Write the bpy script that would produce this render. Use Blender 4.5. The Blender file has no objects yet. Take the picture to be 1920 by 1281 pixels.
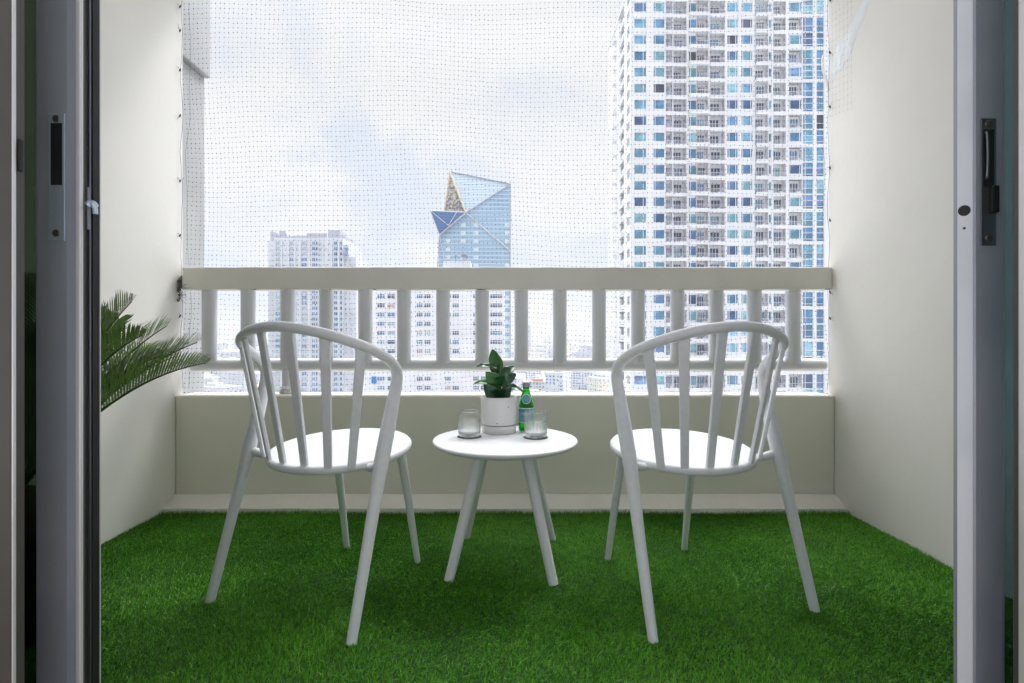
import bpy, bmesh, math, random
import numpy as np
from mathutils import Vector, Matrix
random.seed(7); rng = np.random.default_rng(11)
R = math.radians
scene = bpy.context.scene
COL = scene.collection

# ------------------------------------------------------------------ helpers
class MB:
    """collects shapes and links them as ONE mesh object"""
    def __init__(s): s.v=[]; s.f=[]; s.m=[]; s.s=[]
    def add(s, vs, fs, mi=0, smooth=False):
        o=len(s.v); s.v += [tuple(p) for p in vs]
        for f in fs:
            s.f.append(tuple(i+o for i in f)); s.m.append(mi); s.s.append(smooth)
    def box(s, x0,x1,y0,y1,z0,z1, mi=0):
        if x1<x0: x0,x1=x1,x0
        s.add([(x0,y0,z0),(x1,y0,z0),(x1,y1,z0),(x0,y1,z0),(x0,y0,z1),(x1,y0,z1),(x1,y1,z1),(x0,y1,z1)],
              [(0,3,2,1),(4,5,6,7),(0,1,5,4),(1,2,6,5),(2,3,7,6),(3,0,4,7)], mi)
    def prism(s, poly, z0, z1, mi=0):      # polygon in XY, counter clockwise
        n=len(poly)
        s.add([(x,y,z0) for x,y in poly]+[(x,y,z1) for x,y in poly],
              [tuple(range(n-1,-1,-1)), tuple(range(n,2*n))]+[(i,(i+1)%n,n+(i+1)%n,n+i) for i in range(n)], mi)
    def prism_y(s, poly, y0, y1, mi=0):    # polygon in XZ seen from -Y, counter clockwise
        n=len(poly)
        s.add([(x,y0,z) for x,z in poly]+[(x,y1,z) for x,z in poly],
              [tuple(range(n)), tuple(range(2*n-1,n-1,-1))]+[((i+1)%n,i,n+i,n+(i+1)%n) for i in range(n)], mi)
    def hexa(s, a, b, mi=0):               # two quads with matching corners
        s.add(list(a)+list(b), [(0,1,2,3),(7,6,5,4),(0,4,5,1),(1,5,6,2),(2,6,7,3),(3,7,4,0)], mi)
    def tube(s, pts, rad, n=16, mi=0, cap=True, flat=None, ref=None):
        pts=[Vector(p) for p in pts]; m=len(pts)
        rad=[rad]*m if not hasattr(rad,'__len__') else list(rad)
        tang=[]
        for i in range(m):
            a=pts[max(i-1,0)]; b=pts[min(i+1,m-1)]; tang.append((b-a).normalized())
        up=Vector(ref) if ref else (Vector((0,0,1)) if abs(tang[0].z)<.9 else Vector((1,0,0)))
        u=(up-tang[0]*up.dot(tang[0])).normalized(); vs=[]
        for i in range(m):
            u=(u-tang[i]*u.dot(tang[i])).normalized(); w=tang[i].cross(u)
            for k in range(n):
                a=2*math.pi*k/n
                ru=rad[i]; rw=rad[i]
                if flat: ru*=flat[0]; rw*=flat[1]
                vs.append(pts[i]+u*ru*math.cos(a)+w*rw*math.sin(a))
        fs=[(i*n+k, i*n+(k+1)%n, (i+1)*n+(k+1)%n, (i+1)*n+k) for i in range(m-1) for k in range(n)]
        s.add(vs, fs, mi, True)
        if cap:
            s.add(vs[:n],[tuple(range(n-1,-1,-1))],mi); s.add(vs[-n:],[tuple(range(n))],mi)
    def lathe(s, prof, n=48, mi=0, c=(0,0,0), cap0=False, cap1=False, fn=None, smooth=True):
        vs=[]
        for j,(r,z) in enumerate(prof):
            for k in range(n):
                a=2*math.pi*k/n; rr=r+(fn(a,z,j) if fn else 0)
                vs.append((c[0]+rr*math.cos(a), c[1]+rr*math.sin(a), c[2]+z))
        m=len(prof)
        s.add(vs,[(j*n+k, j*n+(k+1)%n, (j+1)*n+(k+1)%n,(j+1)*n+k) for j in range(m-1) for k in range(n)],mi,smooth)
        if cap0: s.add(vs[:n],[tuple(range(n-1,-1,-1))],mi)
        if cap1: s.add(vs[-n:],[tuple(range(n))],mi)
    def mesh(s, name, mats):
        me=bpy.data.meshes.new(name); me.from_pydata(s.v,[],s.f)
        me.polygons.foreach_set('material_index', s.m); me.polygons.foreach_set('use_smooth', s.s)
        for m in (mats if isinstance(mats,(list,tuple)) else [mats]): me.materials.append(m)
        me.update(); return me
    def build(s, name, mats, parent=None, loc=(0,0,0), bevel=0, seg=2, weld=False):
        return link(s.mesh(name,mats), name, parent, loc, bevel, seg, weld)

def link(me, name, parent=None, loc=(0,0,0), bevel=0, seg=2, weld=False):
    o=bpy.data.objects.new(name, me); COL.objects.link(o); o.location=loc
    if parent is not None: o.parent=parent
    if weld:
        w=o.modifiers.new('weld','WELD'); w.merge_threshold=1e-5
    if bevel:
        b=o.modifiers.new('bevel','BEVEL'); b.width=bevel; b.segments=seg; b.limit_method='ANGLE'; b.angle_limit=R(40)
        b.harden_normals=False
    return o

def tag(o, label=None, cat=None, group=None, kind=None):
    if label: o['label']=label
    if cat: o['category']=cat
    if group: o['group']=group
    if kind: o['kind']=kind
    return o

def thing(name, label, cat, loc=(0,0,0), rz=0, group=None):
    o=bpy.data.objects.new(name,None); COL.objects.link(o); o.location=loc; o.rotation_euler=(0,0,rz)
    o.empty_display_size=.1
    return tag(o,label,cat,group)

def dup(root, loc, rz, label, group=None):
    def rec(o, par):
        c=o.copy(); COL.objects.link(c)
        if par is not None: c.parent=par
        for ch in [q for q in o.children]: rec(ch,c)
        return c
    r=rec(root,None); r.location=loc; r.rotation_euler=(0,0,rz); r['label']=label
    if group: r['group']=group
    return r

# ------------------------------------------------------------------ materials
def mat(name, col, rough=.5, metal=0, spec=.5, coat=0, noise=None, bump=None, **kw):
    m=bpy.data.materials.new(name); m.use_nodes=True; nt=m.node_tree; b=nt.nodes['Principled BSDF']
    b.inputs['Base Color'].default_value=(*col,1); b.inputs['Roughness'].default_value=rough
    b.inputs['Metallic'].default_value=metal; b.inputs['Specular IOR Level'].default_value=spec
    b.inputs['Coat Weight'].default_value=coat
    for k,v in kw.items(): b.inputs[k].default_value=v
    tc=nt.nodes.new('ShaderNodeTexCoord')
    if noise:       # (scale, other colour, contrast low, high)
        sc,c2,lo,hi=noise
        n=nt.nodes.new('ShaderNodeTexNoise'); n.inputs['Scale'].default_value=sc; n.inputs['Detail'].default_value=6
        r=nt.nodes.new('ShaderNodeMapRange'); r.inputs[1].default_value=lo; r.inputs[2].default_value=hi
        x=nt.nodes.new('ShaderNodeMix'); x.data_type='RGBA'
        x.inputs[6].default_value=(*col,1); x.inputs[7].default_value=(*c2,1)
        nt.links.new(tc.outputs['Object'],n.inputs['Vector']); nt.links.new(n.outputs['Fac'],r.inputs[0])
        nt.links.new(r.outputs[0],x.inputs[0]); nt.links.new(x.outputs[2],b.inputs['Base Color'])
    if bump:
        sc,st,di=bump
        n=nt.nodes.new('ShaderNodeTexNoise'); n.inputs['Scale'].default_value=sc; n.inputs['Detail'].default_value=5
        u=nt.nodes.new('ShaderNodeBump'); u.inputs['Strength'].default_value=st; u.inputs['Distance'].default_value=di
        nt.links.new(tc.outputs['Object'],n.inputs['Vector']); nt.links.new(n.outputs['Fac'],u.inputs['Height'])
        nt.links.new(u.outputs[0],b.inputs['Normal'])
    return m

M={}
M['wall']   = mat('wall_paint',(.85,.825,.78),.6,noise=(2.2,(.82,.795,.745),.42,.62),bump=(30,.22,.003))
M['parapet']= mat('parapet_paint',(.87,.835,.735),.6,noise=(1.7,(.83,.795,.695),.4,.65),bump=(9,.3,.004))
M['rail']   = mat('rail_paint',(.77,.75,.675),.6,noise=(3,(.71,.69,.62),.42,.62),bump=(18,.35,.003))
M['bar']    = mat('baluster_paint',(.74,.74,.77),.45,noise=(6,(.71,.71,.735),.45,.65),bump=(30,.2,.002))
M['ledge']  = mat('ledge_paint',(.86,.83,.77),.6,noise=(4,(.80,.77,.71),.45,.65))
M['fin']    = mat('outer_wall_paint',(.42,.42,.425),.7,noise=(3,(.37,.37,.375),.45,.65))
M['plaster']= mat('patch_plaster',(.84,.85,.87),.7,bump=(40,.6,.004))
M['ceiling']= mat('ceiling_paint',(.8,.79,.76),.7)
M['wood']   = mat('floor_boards',(.22,.15,.10),.4,noise=(5,(.17,.11,.07),.4,.6))
M['backing']= mat('turf_backing',(.012,.05,.01),.9)
M['chair']  = mat('white_plastic',(.78,.79,.815),.42,noise=(60,(.75,.76,.785),.4,.6),bump=(180,.12,.0006))
M['table']  = mat('white_lacquer',(.76,.76,.775),.38,bump=(150,.08,.0005))
M['pot']    = mat('white_ceramic',(.78,.77,.76),.55)
M['soil']   = mat('soil',(.03,.022,.016),.95,noise=(60,(.06,.045,.03),.4,.6),bump=(90,.8,.004))
M['leafA']  = mat('leaf_green',(.028,.145,.022),.28,coat=.25,noise=(9,(.05,.20,.035),.4,.62))
M['leafB']  = mat('leaf_dark',(.015,.075,.028),.22,coat=.4,noise=(9,(.022,.10,.035),.4,.62))
M['stem']   = mat('stem_green',(.06,.13,.03),.5)
M['palm']   = mat('palm_leaflet',(.14,.25,.06),.36,noise=(12,(.22,.34,.10),.42,.62))
M['palmstem']=mat('palm_stalk',(.10,.17,.045),.45)
M['palmbark']=mat('palm_bark',(.09,.065,.045),.9,bump=(40,.8,.01))
M['darkpot']= mat('dark_planter',(.025,.025,.028),.5)
M['cork']   = mat('dark_coaster',(.035,.033,.032),.7)
M['cap']    = mat('grey_cap',(.34,.34,.35),.4,metal=.4)
M['label']  = mat('teal_label',(.10,.33,.42),.5,noise=(120,(.16,.40,.48),.45,.6))
M['paper']  = mat('white_label',(.8,.82,.82),.5)
M['ink']    = mat('navy_ink',(.015,.04,.10),.5)
M['net']    = mat('net_twine',(.06,.06,.07),.7)
M['thread'] = mat('net_thread',(.22,.22,.24),.6)
M['crack']  = mat('crack_line',(.42,.40,.37),.95)  # greyish beige line of the hairline crack
M['tie']    = mat('black_tie',(.02,.02,.022),.6)
M['grime']  = mat('grime',(.15,.14,.125),.95)
M['alu']    = mat('grey_aluminium',(.42,.44,.50),.42,metal=.3,noise=(3.5,(.36,.385,.45),.40,.64),bump=(4,.05,.002))
M['alu2']   = mat('bronze_grey_aluminium',(.085,.076,.07),.45,metal=.1)
M['aluedge']= mat('bright_edge',(.72,.72,.74),.35,metal=.3)
M['gasket'] = mat('black_gasket',(.012,.012,.014),.55)
M['steel']  = mat('steel_plate',(.55,.66,.76),.32,metal=.6)
M['steeldark']=mat('dull_steel',(.25,.27,.30),.35,metal=.9)
M['screw']  = mat('screw_head',(.16,.15,.13),.45,metal=.8)
M['jamb']   = mat('white_jamb_paint',(.78,.81,.88),.35,noise=(8,(.72,.75,.82),.48,.66))

def glass(name, col=(1,1,1), rough=0, ior=1.45):
    m=bpy.data.materials.new(name); m.use_nodes=True; b=m.node_tree.nodes['Principled BSDF']
    b.inputs['Base Color'].default_value=(*col,1); b.inputs['Roughness'].default_value=rough
    b.inputs['Transmission Weight'].default_value=1; b.inputs['IOR'].default_value=ior
    return m
def clearglass(name,rough,thin):
    m=glass(name,(.99,1,1),rough); nt=m.node_tree; b=nt.nodes['Principled BSDF']; o=nt.nodes['Material Output']
    t=nt.nodes.new('ShaderNodeBsdfTransparent'); x=nt.nodes.new('ShaderNodeMixShader'); x.inputs[0].default_value=thin
    nt.links.new(b.outputs[0],x.inputs[1]); nt.links.new(t.outputs[0],x.inputs[2]); nt.links.new(x.outputs[0],o.inputs[0]); return m
M['glass']=clearglass('clear_tumbler_glass',0,.45); M['ribglass']=clearglass('ribbed_tumbler_glass',.10,.22)
def whiten_ribs(m):  # diffuse white mixed in for the brightness the ribs refract
    nt=m.node_tree; o=nt.nodes['Material Output']; src=o.inputs[0].links[0].from_socket; d=nt.nodes.new('ShaderNodeBsdfTranslucent'); f=nt.nodes.new('ShaderNodeBsdfDiffuse'); x=nt.nodes.new('ShaderNodeMixShader'); y=nt.nodes.new('ShaderNodeMixShader')
    x.inputs[0].default_value=.5; y.inputs[0].default_value=.14; nt.links.new(d.outputs[0],x.inputs[1]); nt.links.new(f.outputs[0],x.inputs[2]); nt.links.new(src,y.inputs[1]); nt.links.new(x.outputs[0],y.inputs[2]); nt.links.new(y.outputs[0],o.inputs[0])
    d.inputs[0].default_value=(.95,.97,1,1); f.inputs[0].default_value=(.95,.97,1,1)
whiten_ribs(M['ribglass'])
M['bottle']=glass('green_bottle_glass',(.09,.58,.13))
def tinted(name, col, gloss=.06):      # flat sheet glass: tinted see-through with a faint mirror
    m=bpy.data.materials.new(name); m.use_nodes=True; nt=m.node_tree
    for n in list(nt.nodes): nt.nodes.remove(n)
    o=nt.nodes.new('ShaderNodeOutputMaterial'); t=nt.nodes.new('ShaderNodeBsdfTransparent'); g=nt.nodes.new('ShaderNodeBsdfGlossy')
    t.inputs[0].default_value=(*col,1); g.inputs['Roughness'].default_value=.02; x=nt.nodes.new('ShaderNodeMixShader'); x.inputs[0].default_value=gloss
    nt.links.new(t.outputs[0],x.inputs[1]); nt.links.new(g.outputs[0],x.inputs[2]); nt.links.new(x.outputs[0],o.inputs[0]); return m
M['greenglass']=tinted('green_door_glass',(.24,.29,.23),.04)
M['tealglass'] =tinted('teal_door_glass',(.36,.46,.48),.05)

# pot speckles: dark specks as a voronoi mask that belongs to the glaze
def speckle():
    m=M['pot']; nt=m.node_tree; b=nt.nodes['Principled BSDF']; tc=nt.nodes.new('ShaderNodeTexCoord')
    v=nt.nodes.new('ShaderNodeTexVoronoi'); v.inputs['Scale'].default_value=42
    lt=nt.nodes.new('ShaderNodeMath'); lt.operation='LESS_THAN'; lt.inputs[1].default_value=.085
    w=nt.nodes.new('ShaderNodeTexWhiteNoise'); gt=nt.nodes.new('ShaderNodeMath'); gt.operation='GREATER_THAN'; gt.inputs[1].default_value=.72
    mu=nt.nodes.new('ShaderNodeMath'); mu.operation='MULTIPLY'
    x=nt.nodes.new('ShaderNodeMix'); x.data_type='RGBA'; x.inputs[6].default_value=(.78,.77,.76,1); x.inputs[7].default_value=(.12,.11,.10,1)
    L=nt.links.new; L(tc.outputs['Object'],v.inputs['Vector']); L(v.outputs['Distance'],lt.inputs[0]); L(v.outputs['Color'],w.inputs['Vector'])
    L(w.outputs['Value'],gt.inputs[0]); L(lt.outputs[0],mu.inputs[0]); L(gt.outputs[0],mu.inputs[1]); L(mu.outputs[0],x.inputs[0]); L(x.outputs[2],b.inputs['Base Color'])
speckle()

# ------------------------------------------------------------------ measurements (metres; camera at x 0, y 0, z .78, looking along +y)
F=950.; CX=958.; CY=630.; H=.78
def at(px,py,d): return Vector(((px-CX)/F*d, d, H-(py-CY)/F*d))
XL,XR=-1.527,1.473          # balcony side walls
YP=2.302                    # parapet face
ZC=2.405                    # ceiling
ZG=-66.                     # street level far below

# ------------------------------------------------------------------ the balcony shell
b=MB(); b.box(-3.2,3.2,-1.2,2.46,-.30,-.006); tag(b.build('balcony_floor',M['ceiling']),kind='structure')
b=MB(); b.box(-3.2,3.2,-1.2,.80,-.0055,0.0); tag(b.build('floor',M['wood']),kind='structure')
b=MB(); b.box(-3.2,3.2,-.55,2.42,ZC,ZC+.2); tag(b.build('ceiling',M['ceiling']),kind='structure')
b=MB(); b.box(XL-.16,XL,.80,2.36,-.004,ZC-.002)
tag(b.build('balcony_wall',M['wall'],bevel=.006),'off-white painted side wall behind the palm, dirty at its outer corner','wall')
wr=MB(); wr.box(XR,XR+.16,.80,2.352,-.004,ZC-.002)
wr=tag(wr.build('balcony_wall',M['wall'],bevel=.006),'off-white painted side wall with a white plaster repair streak near its top','wall')
# plaster repair: a raised irregular patch along a slanting crack
def catmull2(pts):
    out=[]
    for (a,b_),(c,d_) in zip(pts,pts[1:]):
        for k in range(6):
            f=k/6; out.append((a+(c-a)*f+random.uniform(-.002,.002),b_+(d_-b_)*f+random.uniform(-.002,.002)))
    return out
def patch():
    cl=[(1.80,2.36),(1.90,2.30),(2.00,2.235),(2.10,2.165),(2.20,2.10),(2.28,2.055),(2.335,2.02)]
    w=[.014,.022,.034,.060,.095,.115,.10]; top=[];bot=[]
    pts=[]
    n=46
    for i in range(n):
        t=i/(n-1)*(len(cl)-1); k=min(int(t),len(cl)-2); f=t-k
        y=cl[k][0]*(1-f)+cl[k+1][0]*f; z=cl[k][1]*(1-f)+cl[k+1][1]*f; ww=w[k]*(1-f)+w[k+1]*f
        k1=1+.16*math.sin(i*.55)+.10*math.sin(i*1.3+1)+random.uniform(-.08,.08); k2=.85+.16*math.sin(i*.4+2)+.10*math.sin(i*1.1)+random.uniform(-.1,.1)
        top.append((y,min(z+ww*.3*k1,2.37))); bot.append((y,min(z-ww*k2,2.36)))
    b=MB()
    for i in range(n-1):
        a0,a1,c1,c0=top[i],top[i+1],bot[i+1],bot[i]
        m0=((a0[0]+c0[0])/2,(a0[1]+c0[1])/2); m1=((a1[0]+c1[0])/2,(a1[1]+c1[1])/2); hx=.0022
        P=lambda q,h:(XR-h,q[0],q[1])
        h0=.001+.0012*math.sin(i*.9); h1=.001+.0012*math.sin((i+1)*.9)
        b.add([P(a0,.0008),P(a1,.0008),P(m1,hx+h1),P(m0,hx+h0)],[(0,1,2,3)],0,True)
        b.add([P(m0,hx+h0),P(m1,hx+h1),P(c1,.0008),P(c0,.0008)],[(0,1,2,3)],0,True)
    b.build('plaster_patch',M['plaster'],wr)
    b=MB()                                        # peeling strip of paint at the outer edge
    pr=[]
    for i in range(15):
        t=i/14; z=2.105-.19*t; pr.append((XR-.002-.017*min(1,t*9+.15)*(1-t)**.8, 2.356+.012*math.sin(t*5), z, .016*(1-t*.5)))
    for i in range(14):
        x0,y0,z0,w0=pr[i]; x1,y1,z1,w1=pr[i+1]
        b.hexa([(x0,y0,z0),(x1,y1,z1),(x1,y1+w1,z1),(x0,y0+w0,z0)],[(x0+.003,y0,z0),(x1+.003,y1,z1),(x1+.003,y1+w1,z1),(x0+.003,y0+w0,z0)])
    b.build('peeling_paint',M['rail'],wr)
    for pts in ([(1.835,2.155),(1.832,2.12),(1.826,2.095),(1.824,2.055)],):
        b=MB(); b.tube([(XR-.0002,y,z) for y,z in catmull2(pts)],.0007,4); b.build('hairline_crack',M['crack'],wr)
patch()
# outer fin beyond the palm-side wall, thicker at the top
fin=thing('outer_pier','pale outer wall pier beyond the net, thicker at its top','wall',(0,0,0))
b=MB(); b.box(-1.84,-1.605,2.365,2.655,.3,2.128); b.build('pier',M['fin'],fin,bevel=.004)
b=MB(); b.box(-1.84,-1.578,2.365,2.662,2.131,3.4); b.build('lintel',M['fin'],fin,bevel=.006)

# parapet with sloped fillet and little lip at the turf
par=thing('parapet','low beige parapet wall under the railing with a sloped ledge at its foot','wall')
b=MB(); b.box(XL+.001,XR-.001,YP,2.445,0,.509); b.build('wall_body',M['parapet'],par,bevel=.008)
b=MB(); b.prism_y([(0,0)],0,0) if False else None
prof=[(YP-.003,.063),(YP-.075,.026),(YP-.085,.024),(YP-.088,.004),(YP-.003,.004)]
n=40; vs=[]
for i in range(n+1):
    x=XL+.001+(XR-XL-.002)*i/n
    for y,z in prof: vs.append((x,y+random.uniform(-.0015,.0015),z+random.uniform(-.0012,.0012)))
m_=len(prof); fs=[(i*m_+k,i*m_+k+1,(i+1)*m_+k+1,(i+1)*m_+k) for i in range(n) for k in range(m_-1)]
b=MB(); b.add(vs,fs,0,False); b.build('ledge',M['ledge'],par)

# railing
rl=thing('railing','beige concrete railing with round white balusters and a lower pipe','railing')
b=MB()
n=60; vs=[]
x0,x1=XL+.022,XR-.004
for i in range(n+1):
    x=x0+(x1-x0)*i/n; w=.0015
    dz=random.uniform(-w,w)*.7; dz2=random.uniform(-w,w)*1.3
    vs += [(x,2.315,.992+dz2),(x,2.425,.994),(x,2.425,1.094),(x,2.315,1.096+dz)]
fs=[(i*4+k,i*4+(k+1)%4,(i+1)*4+(k+1)%4,(i+1)*4+k) for i in range(n) for k in range(4)]
fs=[tuple(reversed(f)) for f in fs]+[(0,1,2,3),(n*4+3,n*4+2,n*4+1,n*4)]
b.add(vs,fs); b.build('top_rail',M['rail'],rl,bevel=.007,seg=3)
b=MB(); b.tube([(x0+.01,2.385,.643),(0,2.385,.645),(x1+.002,2.385,.643)],.031,20); b.build('pipe',M['bar'],rl)
bx=[393,465.5,539.5,612,685,757.5,830.5,904,977.5,1049.5,1123,1196,1270,1342.5,1414,1487]
bm=MB(); bm.tube([(0,0,.652),(0,0,.66),(0,0,.995)],[.026,.0325,.0325],20); bmesh_=bm.mesh('baluster',M['bar'])
for p in bx: link(bmesh_,'baluster',rl,((p-CX)/F*2.365,2.365,0))
sm=MB(); sm.tube([(0,0,.505),(0,0,.62)],.0265,18)
sm=sm.mesh('stub_post',M['bar'])
for p in (539.5,1345): link(sm,'stub_post',rl,((p-CX)/F*2.385,2.385,0))
# lump of caulk round the foot of one stub, grime in the wall joint
b=MB()
for i in range(26):
    a=random.random()*6.28; r=.024+random.random()*.012; c=((539.5-CX)/F*2.385+math.cos(a)*r,2.385+math.sin(a)*r,.515+random.random()*.028)
    b.lathe([(.001,-.009),(.008,-.004),(.009,.002),(.001,.009)],7,0,c)
b.build('caulk',M['bar'],rl)
b=MB()
for i in range(34):
    z=1.03+random.gauss(0,.035)-abs(random.gauss(0,.02)); x=XL+abs(random.gauss(0,.009))+.002
    s_=random.uniform(.003,.009); b.lathe([(.0005,-s_),(s_*.8,-s_*.3),(s_,s_*.2),(.0005,s_)],6,0,(x,2.318+random.random()*.02,z))
for i in range(22):
    p=Vector((XL+.012,2.31,1.0+random.gauss(0,.02))); q=p+Vector((random.uniform(.01,.05),random.uniform(-.02,.0),random.uniform(-.06,.03)))
    b.tube([p,(p+q)/2+Vector((0,-.006,random.uniform(-.01,.01))),q],.0007,4)
b.build('joint_grime',M['grime'],rl)
for p,w_ in ((478,.035),(702,.022),(902,.04),(1236,.018),(1552,.03),(620,.012),(1090,.012)):
    xc=(p-CX)/F*2.315; b=MB(); n=9; vs=[]
    for k in range(n+1):
        x=xc-w_*.6+1.2*w_*k/n; vs += [(x,2.3142,.9905),(x,2.3142,.9905+random.uniform(.001,.0055)*math.sin(math.pi*(k+.3)/(n+.6)))]
    b.add(vs,[(2*k,2*k+2,2*k+3,2*k+1) for k in range(n)]); b.build('chipped_edge',M['grime'],rl)

# ------------------------------------------------------------------ bird net
net=thing('bird_net','fine knotted grey net stretched over the whole balcony opening','net')
def netting():
    xs0,xs1=-1.575,1.53; z0,z1=.46,2.40; sp=.0208; sz=.0236
    nx=int((xs1-xs0)/sp); nz=int((z1-z0)/sz)
    P=np.zeros((nx+1,nz+1,3))
    def sn(x,z,a,b_,c): return math.sin(a*x+b_*z+c)
    for i in range(nx+1):
        for j in range(nz+1):
            x=xs0+i*sp; z=z0+j*sz
            lo=max(0,(1.05-z))/.6
            edge=math.exp(-(x-xs0)/.35)+math.exp(-(xs1-x)/.35)
            dx=.010*sn(x,z,1.3,2.1,.4)+.006*sn(x,z,4.1,1.2,2)+.004*sn(x,z,2.,6.,1.)+lo*.02*sn(x,z,3.,5.,.3)
            dz=.009*sn(x,z,2.1,1.1,1.4)+.006*sn(x,z,5.2,2.2,.2)+.010*edge*sn(x,z,9.,3.,0)+lo*.022*sn(x,z,3.7,2.5,.8)
            dy=.010*sn(x,z,2.,3.,1)+.006*sn(x,z,7.,4.,0)
            P[i,j]=(x+dx+random.gauss(0,.0011),2.445+dy,z+dz+random.gauss(0,.0011))
    b=MB()
    for i in range(nx+1):
        for j in range(nz+1):
            x,y,z=P[i,j]; r=.0026*random.uniform(.8,1.25)
            b.add([(x-r,y,z),(x+r,y,z),(x,y-r,z),(x,y+r,z),(x,y,z-r),(x,y,z+r)],
                  [(0,2,5),(2,1,5),(1,3,5),(3,0,5),(2,0,4),(1,2,4),(3,1,4),(0,3,4)])
    t=.00017
    for i in range(nx+1):
        vs=[];fs=[]
        for j in range(nz+1):
            x,y,z=P[i,j]; vs += [(x-t,y-t,z),(x+t,y-t,z),(x,y+t,z)]
        for j in range(nz):
            for k in range(3): fs.append((j*3+k,j*3+(k+1)%3,j*3+3+(k+1)%3,j*3+3+k))
        b.add(vs,fs,1)
    for j in range(nz+1):
        vs=[];fs=[]
        for i in range(nx+1):
            x,y,z=P[i,j]; vs += [(x,y-t,z-t),(x,y-t,z+t),(x,y+t,z)]
        for i in range(nx):
            for k in range(3): fs.append((i*3+k,i*3+(k+1)%3,i*3+3+(k+1)%3,i*3+3+k))
        b.add(vs,fs,1)
    b.build('netting',[M['net'],M['thread']],net)
netting()
# edge cords with black ties, along both side walls
for side,px,zs in ((-1,XL,(2.29,2.18,2.0,1.79,1.49,1.24,.87)),(1,XR,(2.32,2.08,1.83,1.55,1.31,.98,.86))):
    pts=[]; k=0
    for i in range(90):
        z=2.34-i/89*1.8
        pts.append((px-side*(.005+.005*abs(math.sin(i*.21+side))+random.uniform(0,.002)),2.335+.006*math.sin(i*.3),z))
    b=MB(); b.tube(pts,.0008,5); b.build('edge_cord',M['net'],net)
    pts2=[(p[0]-side*(.012+.01*math.sin(i*.11)),p[1]+.03,p[2]) for i,p in enumerate(pts)]
    b=MB(); b.tube(pts2,.0005,5); b.build('edge_cord',M['net'],net)
    for z in zs:
        b=MB(); c=Vector((px-side*.008,2.325,z))
        b.tube([c+Vector((0,0,-.006)),c,c+Vector((-side*.004,0,.007))],[.002,.0038,.002],7)
        for q in range(3):
            d=Vector((-side*random.uniform(-.5,1),-.3,random.uniform(-1,1))).normalized()*random.uniform(.012,.028)
            b.tube([c,c+d*.6+Vector((0,0,.003)),c+d],.0006,4)
        b.build('cable_tie',M['tie'],net)
# a flap of net lying against the repaired wall
b=MB()
for i in range(7):
    for j in range(16):
        c=(XR-.003,2.345-i*.026-random.uniform(0,.004),2.26-j*.031-.006*i+random.uniform(-.003,.003)); r=.0012
        x,y,z=c; b.add([(x-r,y,z),(x,y-r,z),(x,y+r,z),(x,y,z-r),(x,y,z+r)],[(0,1,4),(0,4,2),(0,3,1),(0,2,3)])
        if i: b.tube([(XR-.003,y+.026,z+.006),c],.00012,3,cap=False)
        b.tube([(XR-.003,y,z+.031),c],.00012,3,cap=False)
b.build('net_flap',M['net'],net)

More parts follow.
